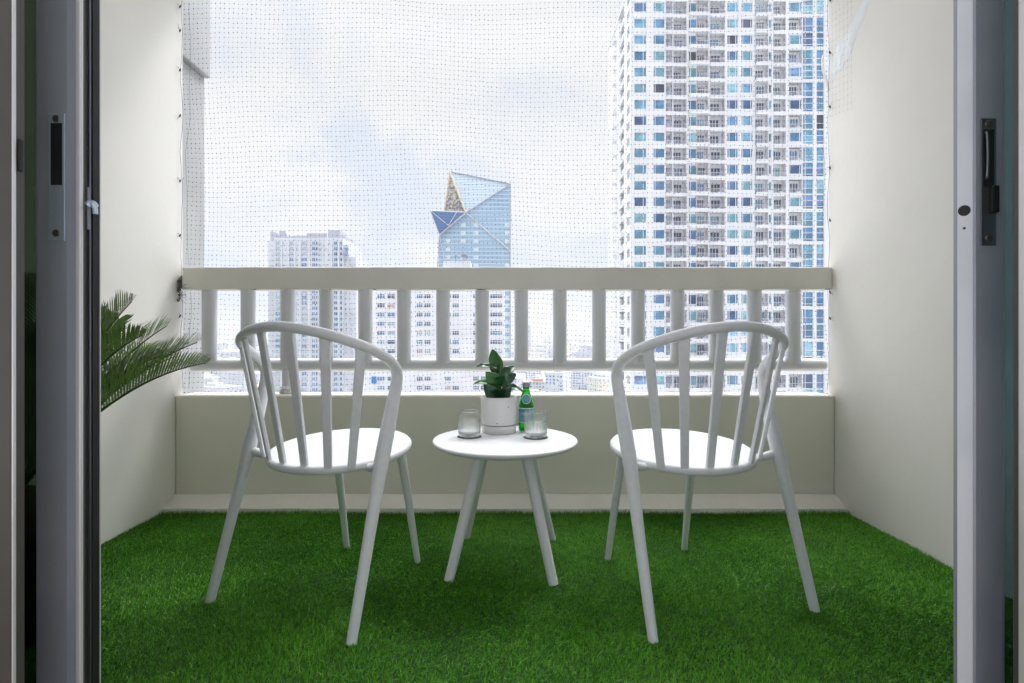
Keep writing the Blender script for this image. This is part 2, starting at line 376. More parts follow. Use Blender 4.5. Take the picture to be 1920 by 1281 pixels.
# ------------------------------------------------------------------ artificial turf
def turf():
    N=420000
    x=rng.uniform(XL+.004,XR-.004,N); y=.80+(YP-.094-.80)*rng.random(N)**.92
    # tufts: pull blades towards tuft centres
    tx=np.round(x/.009)*.009; ty=np.round(y/.009)*.009; x=tx+(x-tx)*.55+rng.normal(0,.0012,N); y=ty+(y-ty)*.55+rng.normal(0,.0012,N)
    x=np.clip(x,XL+.002,XR-.002); y=np.minimum(y,YP-.093)
    lay=np.sin(x*5+1.3*np.sin(y*4))*1.1+np.sin(y*7+x*2)*.8     # lie of the pile
    az=lay+rng.normal(0,1.1,N); h=rng.uniform(.009,.017,N)*(1+.18*np.sin(x*9)*np.sin(y*11))*np.where(y>YP-.112,rng.uniform(1.,1.9,N),1.); lean=np.abs(rng.normal(.75,.4,N))
    w=rng.uniform(.0006,.0011,N)
    dx,dy=np.cos(az),np.sin(az); face=az+rng.normal(0,.9,N)+math.pi/2; wx,wy=np.cos(face)*w,np.sin(face)*w
    mx=x+dx*h*lean*.35; my=y+dy*h*lean*.35; mz=h*.62
    ex=x+dx*h*lean*.95; ey=y+dy*h*lean*.95; ez=h*np.clip(1.05-.28*lean,.45,1)
    V=np.empty((N,5,3),np.float32)
    V[:,0]=np.stack([x-wx,y-wy,np.full(N,-.003)],1); V[:,1]=np.stack([x+wx,y+wy,np.full(N,-.003)],1)
    V[:,2]=np.stack([mx+wx*.9,my+wy*.9,mz],1); V[:,3]=np.stack([mx-wx*.9,my-wy*.9,mz],1); V[:,4]=np.stack([ex,ey,ez],1)
    V[:,:,0]=np.clip(V[:,:,0],XL+.001,XR-.001)
    me=bpy.data.meshes.new('grass'); me.vertices.add(N*5); me.vertices.foreach_set('co',V.ravel())
    base=(np.arange(N)*5)[:,None]; loops=np.concatenate([base+np.array([0,1,2,3]),base+np.array([3,2,4])],1).ravel().astype(np.int32)
    me.loops.add(len(loops)); me.loops.foreach_set('vertex_index',loops); me.polygons.add(N*2)
    st=np.stack([np.arange(N)*7,np.arange(N)*7+4],1).ravel().astype(np.int32); me.polygons.foreach_set('loop_start',st)
    try: me.polygons.foreach_set('loop_total',np.tile([4,3],N).astype(np.int32))
    except Exception: pass
    me.update(calc_edges=True)
    a=me.attributes.new('tone','FLOAT','POINT'); pt=.5+.25*np.sin(x*61+3*np.sin(y*23))*np.sin(y*53+2*np.sin(x*31))+.25*np.sin(x*17+2*np.sin(y*9))*np.sin(y*14+x*6); tone=np.clip(.66*rng.random(N)**1.1+.34*pt,0,1); a.data.foreach_set('value',np.repeat(tone,5).astype(np.float32))
    m=bpy.data.materials.new('turf_blade'); m.use_nodes=True; nt=m.node_tree; p=nt.nodes['Principled BSDF']
    at_=nt.nodes.new('ShaderNodeAttribute'); at_.attribute_name='tone'; cr=nt.nodes.new('ShaderNodeValToRGB')
    e=cr.color_ramp.elements; e[0].color=(.024,.105,.005,1); e[1].color=(.34,.52,.20,1); e[1].position=1
    q=e.new(.45); q.color=(.085,.31,.012,1); q=e.new(.9); q.color=(.17,.45,.04,1)
    nt.links.new(at_.outputs['Fac'],cr.inputs[0]); nt.links.new(cr.outputs[0],p.inputs['Base Color'])
    p.inputs['Roughness'].default_value=.45; p.inputs['Specular IOR Level'].default_value=.25
    me.materials.append(m)
    tag(link(me,'artificial_grass'),'short deep green artificial grass covering the balcony floor','grass',kind='stuff')
    b=MB(); b.box(XL+.001,XR-.001,.801,YP-.09,-.005,.003); tag(b.build('turf_base',M['backing']),kind='structure')
turf()

# ------------------------------------------------------------------ chairs
def catmull(P,n=8):
    P=[Vector(p) for p in P]; out=[]
    for i in range(len(P)-1):
        p0=P[max(i-1,0)];p1=P[i];p2=P[i+1];p3=P[min(i+2,len(P)-1)]
        for k in range(n):
            t=k/n; out.append(.5*((2*p1)+(-p0+p2)*t+(2*p0-5*p1+4*p2-p3)*t*t+(-p0+3*p1-3*p2+p3)*t**3))
    out.append(P[-1]); return out
def seat_z(t): return .4315+.082*t
def make_chair(label,group):
    r=thing('armchair',label,'chair',group=group)
    m=M['chair']
    # seat: shallow disc with rounded rim, tilted
    b=MB(); n=72; cx,cy,rx,ry=0,.03,.222,.215
    prof=[(0.0,-.009),(.5,-.008),(.82,-.004),(.93,-.001),(.975,-.0015),(.995,-.007),(1.0,-.014),(.99,-.021),(.955,-.025),(.5,-.027),(0,-.027)]
    vs=[]
    for f,z in prof:
        for k in range(n):
            a=2*math.pi*k/n; x=cx+rx*f*math.cos(a); y=cy+ry*f*math.sin(a); vs.append((x,y,seat_z(y)+z))
    b.add(vs,[(j*n+k,(j+1)*n+k,(j+1)*n+(k+1)%n,j*n+(k+1)%n) for j in range(len(prof)-1) for k in range(n)],0,True)
    for sgn in (-1,1):     # nubs that carry the seat on the legs
        b.tube(catmull([(sgn*.165,-.06,.405),(sgn*.205,-.08,.408),(sgn*.248,-.099,.421)],5),[.010,.0105,.011,.0112,.0115,.012,.0122,.0128,.0138,.015,.0165],16)
    b.build('seat',m,r,weld=True)
    # hoop: arms and top rail, one bent tube
    half=[(0,-.232,.806),(.052,-.228,.803),(.103,-.217,.796),(.15,-.199,.785),(.194,-.176,.770),(.228,-.142,.752),(.2495,-.094,.728),(.2585,-.052,.700),(.2585,-.033,.668),(.255,-.036,.630),(.2535,-.052,.575),(.2525,-.075,.50),(.2525,-.098,.43)]
    half += [(.2535,-.125,.34),(.2555,-.165,.205),(.258,-.226,.004)]
    full=[(-x,y,z) for x,y,z in reversed(half[1:])]+half
    K=7; path=catmull(full,K); N=len(path)-1; hh=len(half)-1; j=hh-3      # control point index of the seat joint
    rad=[]
    for i in range(N+1):
        u=abs(i/N-.5)*2*hh          # in control points from the top centre
        if u<=6: q=.0146
        elif u<=8: q=.0146+.0014*(u-6)/2
        elif u<=j-1: q=.0160+.0048*((u-8)/(j-9))**1.3
        elif u<=j: q=.0208
        else: q=.0208-.0076*((u-j)/3)**.7
        rad.append(q)
    b=MB(); b.tube(path,rad,18,cap=False); c0=(hh-j)*K; c1=(hh+j)*K
    def span(i0,i1,name):
        q=MB(); n_=18; q.add(b.v[i0*n_:(i1+1)*n_],[(i*n_+k,i*n_+(k+1)%n_,(i+1)*n_+(k+1)%n_,(i+1)*n_+k) for i in range(i1-i0) for k in range(n_)],0,True)
        for r0 in ((0,) if i0==0 else ())+((i1-i0,) if i1==N else ()): q.add(q.v[r0*n_:(r0+1)*n_],[tuple(range(n_))])
        q.build(name,m,r)
    span(c0,c1,'back_hoop'); span(0,c0,'leg'); span(c1,N,'leg')
    for sgn in (-1,1):
        b=MB(); b.tube([(sgn*.135,.15,.428),(sgn*.142,.18,.28),(sgn*.153,.232,.004)],[.0158,.0135,.0106],16); b.build('leg',m,r)
    tops=[(.052,-.228,.792),(.149,-.1995,.772),(.224,-.147,.744)]; bots=[(.040,-.160,.405),(.110,-.146,.407),(.166,-.117,.410)]
    nrm=[(.12,-.99),(.45,-.89),(.80,-.60)]
    for (T,B,nn) in zip(tops,bots,nrm):
        for sgn in (-1,1):
            T_=Vector((sgn*T[0],T[1],T[2])); B_=Vector((sgn*B[0],B[1],B[2])); nv=Vector((sgn*nn[0],nn[1],0)).normalized()
            d=(T_-B_).normalized(); w=d.cross(nv).normalized(); nv=w.cross(d)
            def ring(P,wd,th): return [P+w*wd+nv*th,P-w*wd+nv*th,P-w*wd-nv*th,P+w*wd-nv*th]
            b=MB(); lv=[ring(B_.lerp(T_,f),.0112+.0026*f+(.003 if f==1 else 0),.0056) for f in (0,.35,.7,.97,1)]
            vs=[q for l in lv for q in l]; k=len(lv)
            b.add(vs,[(i*4+j,i*4+(j+1)%4,i*4+4+(j+1)%4,i*4+4+j) for i in range(k-1) for j in range(4)]+[(3,2,1,0),(k*4-4,k*4-3,k*4-2,k*4-1)])
            b.build('slat',m,r,bevel=.0026,seg=2)
    return r
ch=make_chair('white plastic slat-back armchair standing close to the palm fronds','pair of white slat-back chairs')
ch.location=(-.551,1.583,0); ch.rotation_euler=(0,0,-R(23))
dup(ch,(.546,1.573,0),R(16.1),'white plastic slat-back armchair in front of the tall balcony tower','pair of white slat-back chairs')

# ------------------------------------------------------------------ side table
TX,TY,TZ=-.020,1.763,.424
tb=thing('side_table','small round white table with four splayed legs between the two chairs','table',(TX,TY,0),-R(4))
b=MB(); b.lathe([(.001,.424),(.15,.424),(.244,.424),(.2485,.4225),(.2505,.419),(.250,.415),(.243,.408),(.226,.4015),(.20,.398),(.001,.397)],96)
b.build('table_top',M['table'],tb,weld=True)
for sx in (-1,1):
    for sy in (-1,1):
        b=MB(); b.tube([(sx*.075,sy*.082,.399),(sx*.165,sy*.172,.004)],[.0187,.0155],20); b.build('leg',M['table'],tb)
# planter
pp=(-.045,1.882,TZ)
pl=thing('planter','small speckled white planter with glossy green leaves on the round table','plant pot',pp)
b=MB(); b.lathe([(.05,.0305),(.0615,.0305),(.064,.0335),(.0668,.127),(.0672,.131),(.0662,.133),(.062,.132),(.0605,.12),(.0600,.112)],64); b.build('pot',M['pot'],pl)
b=MB(); b.lathe([(.001,0),(.0615,0),(.0632,.002),(.0642,.026),(.0635,.0285),(.061,.0285),(.060,.024),(.001,.024)],64); b.build('saucer',M['pot'],pl)
b=MB(); b.lathe([(.001,.119),(.03,.1185),(.0603,.117)],40); b.build('soil',M['soil'],pl)
b=MB(); b.tube(catmull([(0,0,.112),(.001,0,.17),(.003,-.002,.225),(.006,0,.262)],5),[.0075]*6+[.006]*5+[.004]*5,10); b.build('stem',M['stem'],pl)
def leaf(base,tip,width,nrm,cup=.25,bend=.012,m='leafA'):
    base=Vector(base);tip=Vector(tip);d=tip-base;L=d.length;d.normalize();nv=Vector(nrm);nv=(nv-d*nv.dot(d)).normalized();s=d.cross(nv)
    nu,nv_=14,8; vs=[]
    for i in range(nu+1):
        u=i/nu; wd=width*.5*(max(0,math.sin(math.pi*min(1,u**.8)))**.75)*(1.0 if u<.97 else .6)+.0008
        if u<.12: wd=width*.5*.16+.5*width*.25*u
        for k in range(nv_+1):
            q=k/nv_*2-1
            p=base+d*(L*u)+s*(wd*q)+nv*(cup*wd*(abs(q)**1.6)-bend*4*(u-.5)**2+bend + .0012*math.sin(u*14+k))
            vs.append(p)
    fs=[(i*(nv_+1)+k,i*(nv_+1)+k+1,(i+1)*(nv_+1)+k+1,(i+1)*(nv_+1)+k) for i in range(nu) for k in range(nv_)]
    b=MB(); b.add(vs,fs,0,True); o=b.build('leaf',M[m],pl)
    s_=o.modifiers.new('thickness','SOLIDIFY'); s_.thickness=.0012
leaf((.006,0,.220),(-.024,-.010,.306),.052,(.45,-1,.15),.30,-.016)
leaf((.004,-.002,.222),(-.082,-.016,.243),.032,(-.1,-.55,1),.35,.012,'leafB')
leaf((.000,-.003,.172),(-.046,-.048,.226),.056,(.45,-1,-.45),.35,.006)
leaf((.003,-.003,.172),(.040,-.052,.222),.054,(-.45,-1,-.45),.35,.006,'leafB')
leaf((.004,-.002,.180),(.066,-.012,.216),.044,(.1,-1,.25),.25,.010,'leafB')
leaf((.000,0,.160),(-.094,-.018,.178),.036,(-.1,-.55,1),.35,.016)
leaf((.004,0,.150),(.094,-.024,.148),.042,(.15,-.6,1),.3,.018,'leafB')
leaf((-.002,-.004,.117),(-.054,-.040,.178),.054,(.6,-1,-.3),.35,.008,'leafB')
leaf((.002,-.004,.117),(.047,-.042,.172),.052,(-.6,-1,-.3),.35,.008,'leafB')
leaf((.003,.003,.205),(-.030,.036,.265),.036,(-.3,-1,.2),.2,.006,'leafB')
leaf((.004,.004,.195),(.058,.045,.240),.040,(.3,-.6,.8),.3,.008,'leafB')
leaf((0,.004,.15),(.01,.08,.19),.05,(0,-.3,1),.3,.01,'leafA')
leaf((0,.004,.14),(-.06,.06,.175),.05,(-.2,-.3,1),.3,.01,'leafB')

# bottle of sparkling water
bo=thing('glass_bottle','small green glass water bottle with teal labels behind a tumbler','bottle',(.057,1.903,TZ))
outer=[(.001,.001),(.022,.0),(.0265,.002),(.0285,.008),(.0285,.088),(.028,.096),(.0255,.112),(.0205,.130),(.0155,.143),(.0128,.152),(.0122,.166),(.0135,.168),(.0135,.172),(.0120,.173)]
inner=[(.0095,.173),(.0100,.152),(.0130,.142),(.0180,.129),(.0230,.111),(.0255,.095),(.0260,.088),(.0260,.012),(.020,.006),(.001,.005)]
b=MB(); b.lathe(outer+inner,48); b.build('bottle_body',M['bottle'],bo)
b=MB(); b.lathe([(.0129,.165),(.0142,.166),(.0142,.181),(.0128,.183),(.001,.183)],36,fn=lambda a,z,j:.0003*math.cos(24*a)); b.build('cap',M['cap'],bo)
def lab(z0,z1,r0,r1,a0,a1,m,name,mid=None):
    b=MB(); n=28; vs=[]
    for i in range(n+1):
        a=a0+(a1-a0)*i/n
        vs += [(r0*math.sin(a),-r0*math.cos(a),z0),(r1*math.sin(a),-r1*math.cos(a),z1)]
    b.add(vs,[(2*i,2*i+2,2*i+3,2*i+1) for i in range(n)],0,True); return b.build(name,m,bo)
la=lab(.034,.088,.02885,.02885,-2.4,2.4,M['label'],'label')
b=MB()
for z0,z1 in ((.0860,.0885),(.034,.036)):
    n=28; vs=[]
    for i in range(n+1):
        a=-2.4+4.8*i/n; vs += [(.0291*math.sin(a),-.0291*math.cos(a),z0),(.0291*math.sin(a),-.0291*math.cos(a),z1)]
    b.add(vs,[(2*i,2*i+2,2*i+3,2*i+1) for i in range(n)])
b.build('label_band',M['paper'],la)
def wraptext(txt,size,r,zc,m,parent,amid=0):
    c=bpy.data.curves.new('t','FONT'); c.body=txt; c.size=size; c.align_x='CENTER'; c.align_y='CENTER'; c.extrude=0
    o=bpy.data.objects.new('t',c); COL.objects.link(o); dg=bpy.context.evaluated_depsgraph_get(); dg.update()
    me=bpy.data.meshes.new_from_object(o.evaluated_get(dg)); bpy.data.objects.remove(o)
    for v in me.vertices:
        x,y=v.co.x,v.co.y; a=amid+x/r; v.co=(r*math.sin(a),-r*math.cos(a),zc+y)
    me.materials.clear(); me.materials.append(m); return link(me,'lettering',parent)
wraptext('S.PELLEGRINO',.0098,.0293,.0785,M['ink'],la)
wraptext('SPARKLING NATURAL',.0042,.0293,.0700,M['paper'],la)
wraptext('MINERAL WATER',.0042,.0293,.0645,M['paper'],la)
# neck medallion following the shoulder
def medal(r,zc,off,m,name,parent):
    def rad(z):
        pr=outer
        for (ra,za),(rb,zb) in zip(pr,pr[1:]):
            if za<=z<=zb and zb>za: return ra+(rb-ra)*(z-za)/(zb-za)
        return .02
    vs=[];n=28
    for k in range(n):
        a=2*math.pi*k/n
        for f in (.0,.5,1.):
            x=r*f*math.cos(a); z=zc+r*f*math.sin(a); R_=rad(z)+off; th=x/max(R_,.012); vs.append((R_*math.sin(th),-R_*math.cos(th),z))
    b=MB(); b.add(vs,[(k*3+j,((k+1)%n)*3+j,((k+1)%n)*3+j+1,k*3+j+1) for k in range(n) for j in range(2)],0,True); return b.build(name,m,parent)
md=medal(.0185,.122,.0006,M['paper'],'neck_label',bo); medal(.0162,.122,.0009,M['label'],'neck_label_face',md)
b=MB()
for z in (.1185,.122,.125):
    w_=.0055 if z!=.122 else .0075; R_=.0232
    b.add([(-w_,-math.sqrt(R_**2-w_**2)-.0005+(.122-z)*-.35,z-.0009),(w_,-math.sqrt(R_**2-w_**2)-.0005+(.122-z)*-.35,z-.0009),(w_,-math.sqrt(R_**2-w_**2)-.0005+(.122-z)*-.35,z+.0009),(-w_,-math.sqrt(R_**2-w_**2)-.0005+(.122-z)*-.35,z+.0009)],[(0,1,2,3)])
b.build('neck_emblem',M['paper'],md)

# tumblers on coasters
def tumbler(x,y,label):
    c=thing('coaster','thin dark round coaster under the '+label[1],'coaster',(x,y,TZ),group='dark coasters')
    b=MB(); b.lathe([(.001,0),(.0425,0),(.043,.0006),(.043,.0018),(.0425,.0022),(.001,.0022)],48); o=b.build('coaster_disc',M['cork'],c)
    t=thing('tumbler',label[0],'glass',(x,y,TZ+.0022),group='ribbed glass tumblers')
    def bumpy(a,z,j):
        if z>.060 or z<.010 or j>45: return 0
        return .0017*max(0,math.cos(20*a))*max(0,math.cos(z*2*math.pi/.0080))**.7
    n=30; prof=[(.001,.0),(.034,.0),(.0375,.002)]+[(.0388+.0012*i/n,.006+(.0865-.006)*i/n) for i in range(n+1)]+[(.0398,.0885),(.0388,.0892),(.0378,.0882)]
    prof+=[(.0376-.0012*i/10,.0865-(.0865-.014)*i/10) for i in range(11)]+[(.033,.0105),(.001,.0095)]
    b=MB(); b.lathe(prof,160,fn=bumpy)
    b.m=[1 if 3<=(i//160)<=20 else 0 for i in range(len(b.f))]
    b.build('tumbler_glass',[M['glass'],M['ribglass']],t)
tumbler(-.147,1.792,('clear ribbed tumbler on the table beside the white planter','tumbler beside the planter'))
tumbler(.087,1.776,('clear ribbed tumbler standing in front of the green bottle','tumbler in front of the green bottle'))

# ------------------------------------------------------------------ palm behind the sliding door
PC=Vector((-1.275,1.31,.365))
pm=thing('sago_palm','green sago palm in a dark planter, fronds reaching out from behind the sliding door','palm',(PC.x,PC.y,0))
b=MB(); b.lathe([(.001,.004),(.095,.004),(.1,.01),(.115,.27),(.12,.30),(.112,.302),(.108,.27),(.001,.265)],40); b.build('planter_pot',M['darkpot'],pm)
b=MB(); b.tube([(0,0,.26),(0,0,.32),(0,0,.385)],[.055,.06,.035],14); b.build('trunk',M['palmbark'],pm)
def frond(tip,rise,n=66,seed=0,ll=.118,roll=0.):
    rd=random.Random(seed); A=Vector((0,0,.375)); T=Vector(tip)-Vector((PC.x,PC.y,0))
    mid=A.lerp(T,.5)+Vector((0,0,rise)); b=MB(); pts=[]
    for i in range(n+1):
        t=i/n; pts.append(A*(1-t)**2+mid*2*t*(1-t)+T*t*t)
    b.tube(pts[::4]+[pts[-1]],[.0052*(1-.75*i/ (len(pts[::4]))) for i in range(len(pts[::4])+1)],7,1)
    for i in range(8,n+1):
        t=i/n; p=pts[i]; tg=(pts[min(i+1,n)]-pts[i-1]).normalized()
        side=tg.cross(Vector((0,0,1))); side=side.normalized() if side.length>.05 else Vector((0,1,0)); up=side.cross(tg).normalized()
        if roll: q=Matrix.Rotation(roll,3,tg); side=q@side; up=q@up
        L=ll*(.45+.55*math.sin(math.pi*min(1,.12+t*.86))**.7)*(1 if t<.9 else 1-(t-.9)*4.5)*rd.uniform(.92,1.06)
        for sg in (-1,1):
            d=(tg*(.62+.75*t)+side*sg*.85+up*(.62+rd.uniform(-.08,.08))).normalized(); w=.0030*(1 if t<.93 else .8)
            cr=d.cross(up).normalized(); q1=p+d*L*.35; q2=p+d*L*.75+Vector((0,0,-.001)); q3=p+d*L+Vector((0,0,-.004))
            b.add([p-cr*w*.5,p+cr*w*.5,q1-cr*w,q1+cr*w,q2-cr*w*.8,q2+cr*w*.8,q3],[(0,1,3,2),(2,3,5,4),(4,5,6)],0,True)
            b.add([q1+up*.0009*0+cr*w,q1-cr*w,q1-cr*w*.2+up*-.0012],[(0,1,2)],0)
    o=b.build('frond',[M['palm'],M['palmstem']],pm)
T=[((at(247,566,1.46)),.10,.3),((at(312,612,1.55)),.10,-.2),((at(370,642,1.46)),.11,.15),((at(386,681,1.34)),.13,-.1),
   (at(222,600,1.58),.07,.5),(at(300,668,1.42),.12,.2),(at(205,640,1.35),.09,-.3),(at(330,668,1.55),.10,-.1),(at(196,585,1.5),.05,0),(at(268,628,1.32),.13,.1),(at(345,650,1.60),.11,-.2)]
for i,(t,rise,ro) in enumerate(T): frond(t,rise,seed=i,roll=ro)
for i,(dx,dy,dz,rise) in enumerate([(-.16,.25,.42,.1),(-.17,-.05,.48,.12),(-.12,-.30,.40,.12),(.10,-.33,.36,.14),(.05,.42,.36,.12),(-.03,.1,.56,.05),(.30,-.22,.38,.12),(-.20,.10,.36,.1)]):
    frond((PC.x+dx,PC.y+dy,.375+dz),rise,n=50,seed=20+i)

# ------------------------------------------------------------------ sliding doors
# leaf whose stile carries the lock plate
sd=thing('sliding_door','grey aluminium sliding door leaf with green glass, hook latch and steel strike plate','door',(0,0,0))
Z0,Z1=.012,2.30
b=MB(); b.prism([(-.742,.792),(-.738,.7895),(-.692,.7895),(-.6785,.792),(-.6785,.826),(-.742,.826)],Z0,Z1); st=b.build('stile',M['alu'],sd)
b=MB(); b.box(-.6783,-.6705,.7885,.7955,Z0,Z1); b.build('edge_bead',M['aluedge'],sd,bevel=.0018)  # pale strip painted for the light caught on the rounded corner
b=MB(); b.box(-.6783,-.6755,.7960,.8040,Z0,Z1); b.build('side_channel',M['alu2'],sd)
b=MB(); b.box(-.6783,-.6765,.8043,.8110,Z0,Z1); b.build('gasket',M['gasket'],sd)
b=MB(); b.box(-.6783,-.6745,.8113,.8150,Z0,Z1); b.build('side_channel',M['steeldark'],sd)
b=MB(); b.box(-.6783,-.6725,.8153,.8280,Z0,Z1); b.build('gasket',M['gasket'],sd)
b=MB(); b.box(-.6783,-.6718,.8283,.8300,Z0,Z1); b.build('edge_bead',M['aluedge'],sd)
b=MB(); b.box(-1.52,-.743,.794,.824,Z0,.10); b.box(-1.52,-.743,.794,.824,2.20,Z1); b.box(-1.524,-1.46,.793,.825,.101,2.199); b.build('rail_frame',M['alu'],sd)
b=MB(); b.box(-1.459,-.741,.806,.812,.099,2.201); b.build('glass_pane',M['greenglass'],sd)
def plate(parent,x0,x1,y,z0,z1,slot,mats,name='strike_plate'):
    b=MB(); b.box(x0,x1,y-.0022,y-.0002,z0,z1); p=b.build(name,mats[0],parent,bevel=.0008)
    b=MB(); sx0,sx1,sz0,sz1=slot; b.box(sx0,sx1,y-.0028,y-.0023,sz0,sz1); b.build('slot',M['gasket'],p,bevel=.0002)
    for z in (z0+.012,z1-.009):
        b=MB(); xc=(x0+x1)/2; n=16
        b.add([(xc+.0048*math.cos(2*math.pi*k/n),y-.0040,z+.0048*math.sin(2*math.pi*k/n)) for k in range(n)]+[(xc+.0058*math.cos(2*math.pi*k/n),y-.0024,z+.0058*math.sin(2*math.pi*k/n)) for k in range(n)],
              [tuple(range(n))]+[((k+1)%n,k,n+k,n+(k+1)%n) for k in range(n)]); b.build('screw',M['screw'],p)
    return p
d=.789
pz=lambda y: H-(y-CY)/F*d
px=lambda x:(x-CX)/F*d
plate(sd,px(93),px(123),d,pz(452),pz(213),(px(98),px(119),pz(348),pz(232)),(M['steel'],))
# hook latch on the side face
lt=MB(); lt.box(-.6715,-.6668,.800,.8046,pz(428),pz(346)); 
la_=lt.build('latch',M['steeldark'],sd,bevel=.0018)
b=MB(); zc=pz(386); b.tube(catmull([(-.668,.8015,zc+.004),(-.664,.8018,zc+.007),(-.659,.802,zc+.003),(-.6575,.802,zc-.010)],5),[.0060]*6+[.0055]*5+[.0035]*5,10); b.build('hook',M['steel'],la_)
# nearer leaf at the picture's edge
se=thing('sliding_door','brownish grey sliding door stile with a pale edge, stacked nearest the room','door',(0,0,0))
b=MB(); b.box(-.79,-.6905,.700,.7165,Z0,Z1); b.build('stile',M['alu2'],se,bevel=.002)
b=MB(); b.box(-.6903,-.6880,.7005,.7045,Z0,Z1); b.build('edge_bead',M['aluedge'],se)
b=MB(); b.box(-.6903,-.6885,.7048,.7170,Z0,Z1); b.build('side_channel',M['alu2'],se)
b=MB(); b.box(-.6884,-.6850,.706,.7125,H+.23,H+.275); b.build('catch',M['gasket'],se,bevel=.001)
b=MB(); b.box(-1.52,-.791,.702,.7145,Z0,.10); b.box(-1.52,-.791,.702,.7145,2.2,Z1); b.box(-1.524,-1.46,.701,.7155,.101,2.199); b.build('rail_frame',M['alu2'],se)
b=MB(); b.box(-1.459,-.789,.706,.711,.099,2.201); b.build('glass_pane',M['greenglass'],se)
# leaf on the far side of the opening
sr=thing('sliding_door','blue-grey aluminium sliding door leaf with teal glass and recessed dark lock','door',(0,0,0))
b=MB(); b.prism([(.7215,.792),(.7245,.7895),(.766,.7895),(.7735,.794),(.7735,.826),(.7215,.826)],Z0,Z1); b.build('stile',M['alu'],sr)
b=MB(); b.box(.7745,1.46,.794,.824,Z0,.10); b.box(.7745,1.46,.794,.824,2.20,Z1); b.box(1.40,1.466,.793,.825,.101,2.199); b.build('rail_frame',M['alu'],sr)
b=MB(); b.box(.7725,1.401,.806,.812,.099,2.201); b.build('glass_pane',M['tealglass'],sr)
p=plate(sr,px(1837),px(1866),d,pz(461),pz(223),(px(1841),px(1861),pz(352),pz(244)),(M['steeldark'],),'lock_plate')
b=MB(); b.tube(catmull([(px(1844),d-.0032,pz(250)),(px(1843),d-.007,pz(256)),(px(1843),d-.008,pz(300)),(px(1843),d-.007,pz(330)),(px(1846),d-.003,pz(337))],4),.0016,8); b.build('finger_pull',M['steeldark'],p)
b=MB(); b.box(px(1852),px(1866),d-.008,d-.0025,pz(400),pz(350)); b.build('thumb_latch',M['gasket'],p,bevel=.0015)
# white jamb strip with drilled hole
jb=thing('door_jamb','narrow white painted door jamb strip with a drilled round hole','door frame',(0,0,0))
b=MB(); b.prism([(.7048,.800),(.7200,.7905),(.7212,.7905),(.7212,.8145)],Z0,Z1); b.build('jamb',M['jamb'],jb)
def disc(c,r,rz_,name,m):
    n=24; nx,ny=-.530,-.848   # outward normal of the slanted face
    tx,ty=.848,-.530; b=MB()
    ring=lambda o,rr:[(c[0]+tx*rr*math.cos(2*math.pi*k/n)+nx*o, c[1]+ty*rr*math.cos(2*math.pi*k/n)+ny*o, c[2]+rz_*rr*math.sin(2*math.pi*k/n)) for k in range(n)]
    b.add(ring(.0005,r)+ring(.0008,r*.93),[tuple(range(2*n-1,n-1,-1))]+[((k+1)%n,k,n+k,n+(k+1)%n) for k in range(n)]); b.build(name,m,jb)
fx=.7118; fy=.800+(.7905-.800)*(fx-.7048)/(.7200-.7048)
disc((fx,fy,H+235/F*.795),.0077,1.1,'hole',M['gasket']); disc((fx,fy,H+202/F*.795),.0019,1,'hole',M['gasket'])
# outermost stile
so=thing('sliding_door','dark sliding door stile with a pale bead at the teal glass','door',(0,0,0))
b=MB(); b.box(.7275,.80,.715,.735,Z0,Z1); b.build('stile',M['alu2'],so,bevel=.002)
b=MB(); b.box(.7235,.7273,.7145,.722,Z0,Z1); b.build('edge_bead',M['aluedge'],so)
b=MB(); b.box(.801,1.46,.717,.733,Z0,.10); b.box(.801,1.46,.717,.733,2.2,Z1); b.box(1.40,1.466,.716,.734,.101,2.199); b.build('rail_frame',M['alu2'],so)
b=MB(); b.box(.799,1.401,.722,.727,.099,2.201); b.build('glass_pane',M['tealglass'],so)

# ------------------------------------------------------------------ the city
def paneset():
    cols=[(.13,.26,.36),(.10,.20,.33),(.19,.34,.41),(.07,.12,.22),(.14,.22,.37),(.08,.09,.12)]
    return [mat('window_glass',c,.12,spec=.6,noise=(.35,tuple(min(1,q*1.7) for q in c),.45,.6)) for c in cols]
PANES=paneset()
M['tower']=mat('tower_paint',(.69,.69,.715),.7,noise=(.15,(.63,.63,.655),.4,.65))
M['towerframe']=mat('window_frame_white',(.78,.79,.82),.5)
M['railmetal']=mat('balcony_rail_metal',(.60,.60,.65),.5)
M['recess']=mat('balcony_door_glass',(.09,.13,.19),.15,noise=(.6,(.22,.28,.36),.48,.56))
M['curtain']=mat('curtain_glass',(.17,.40,.52),.12)

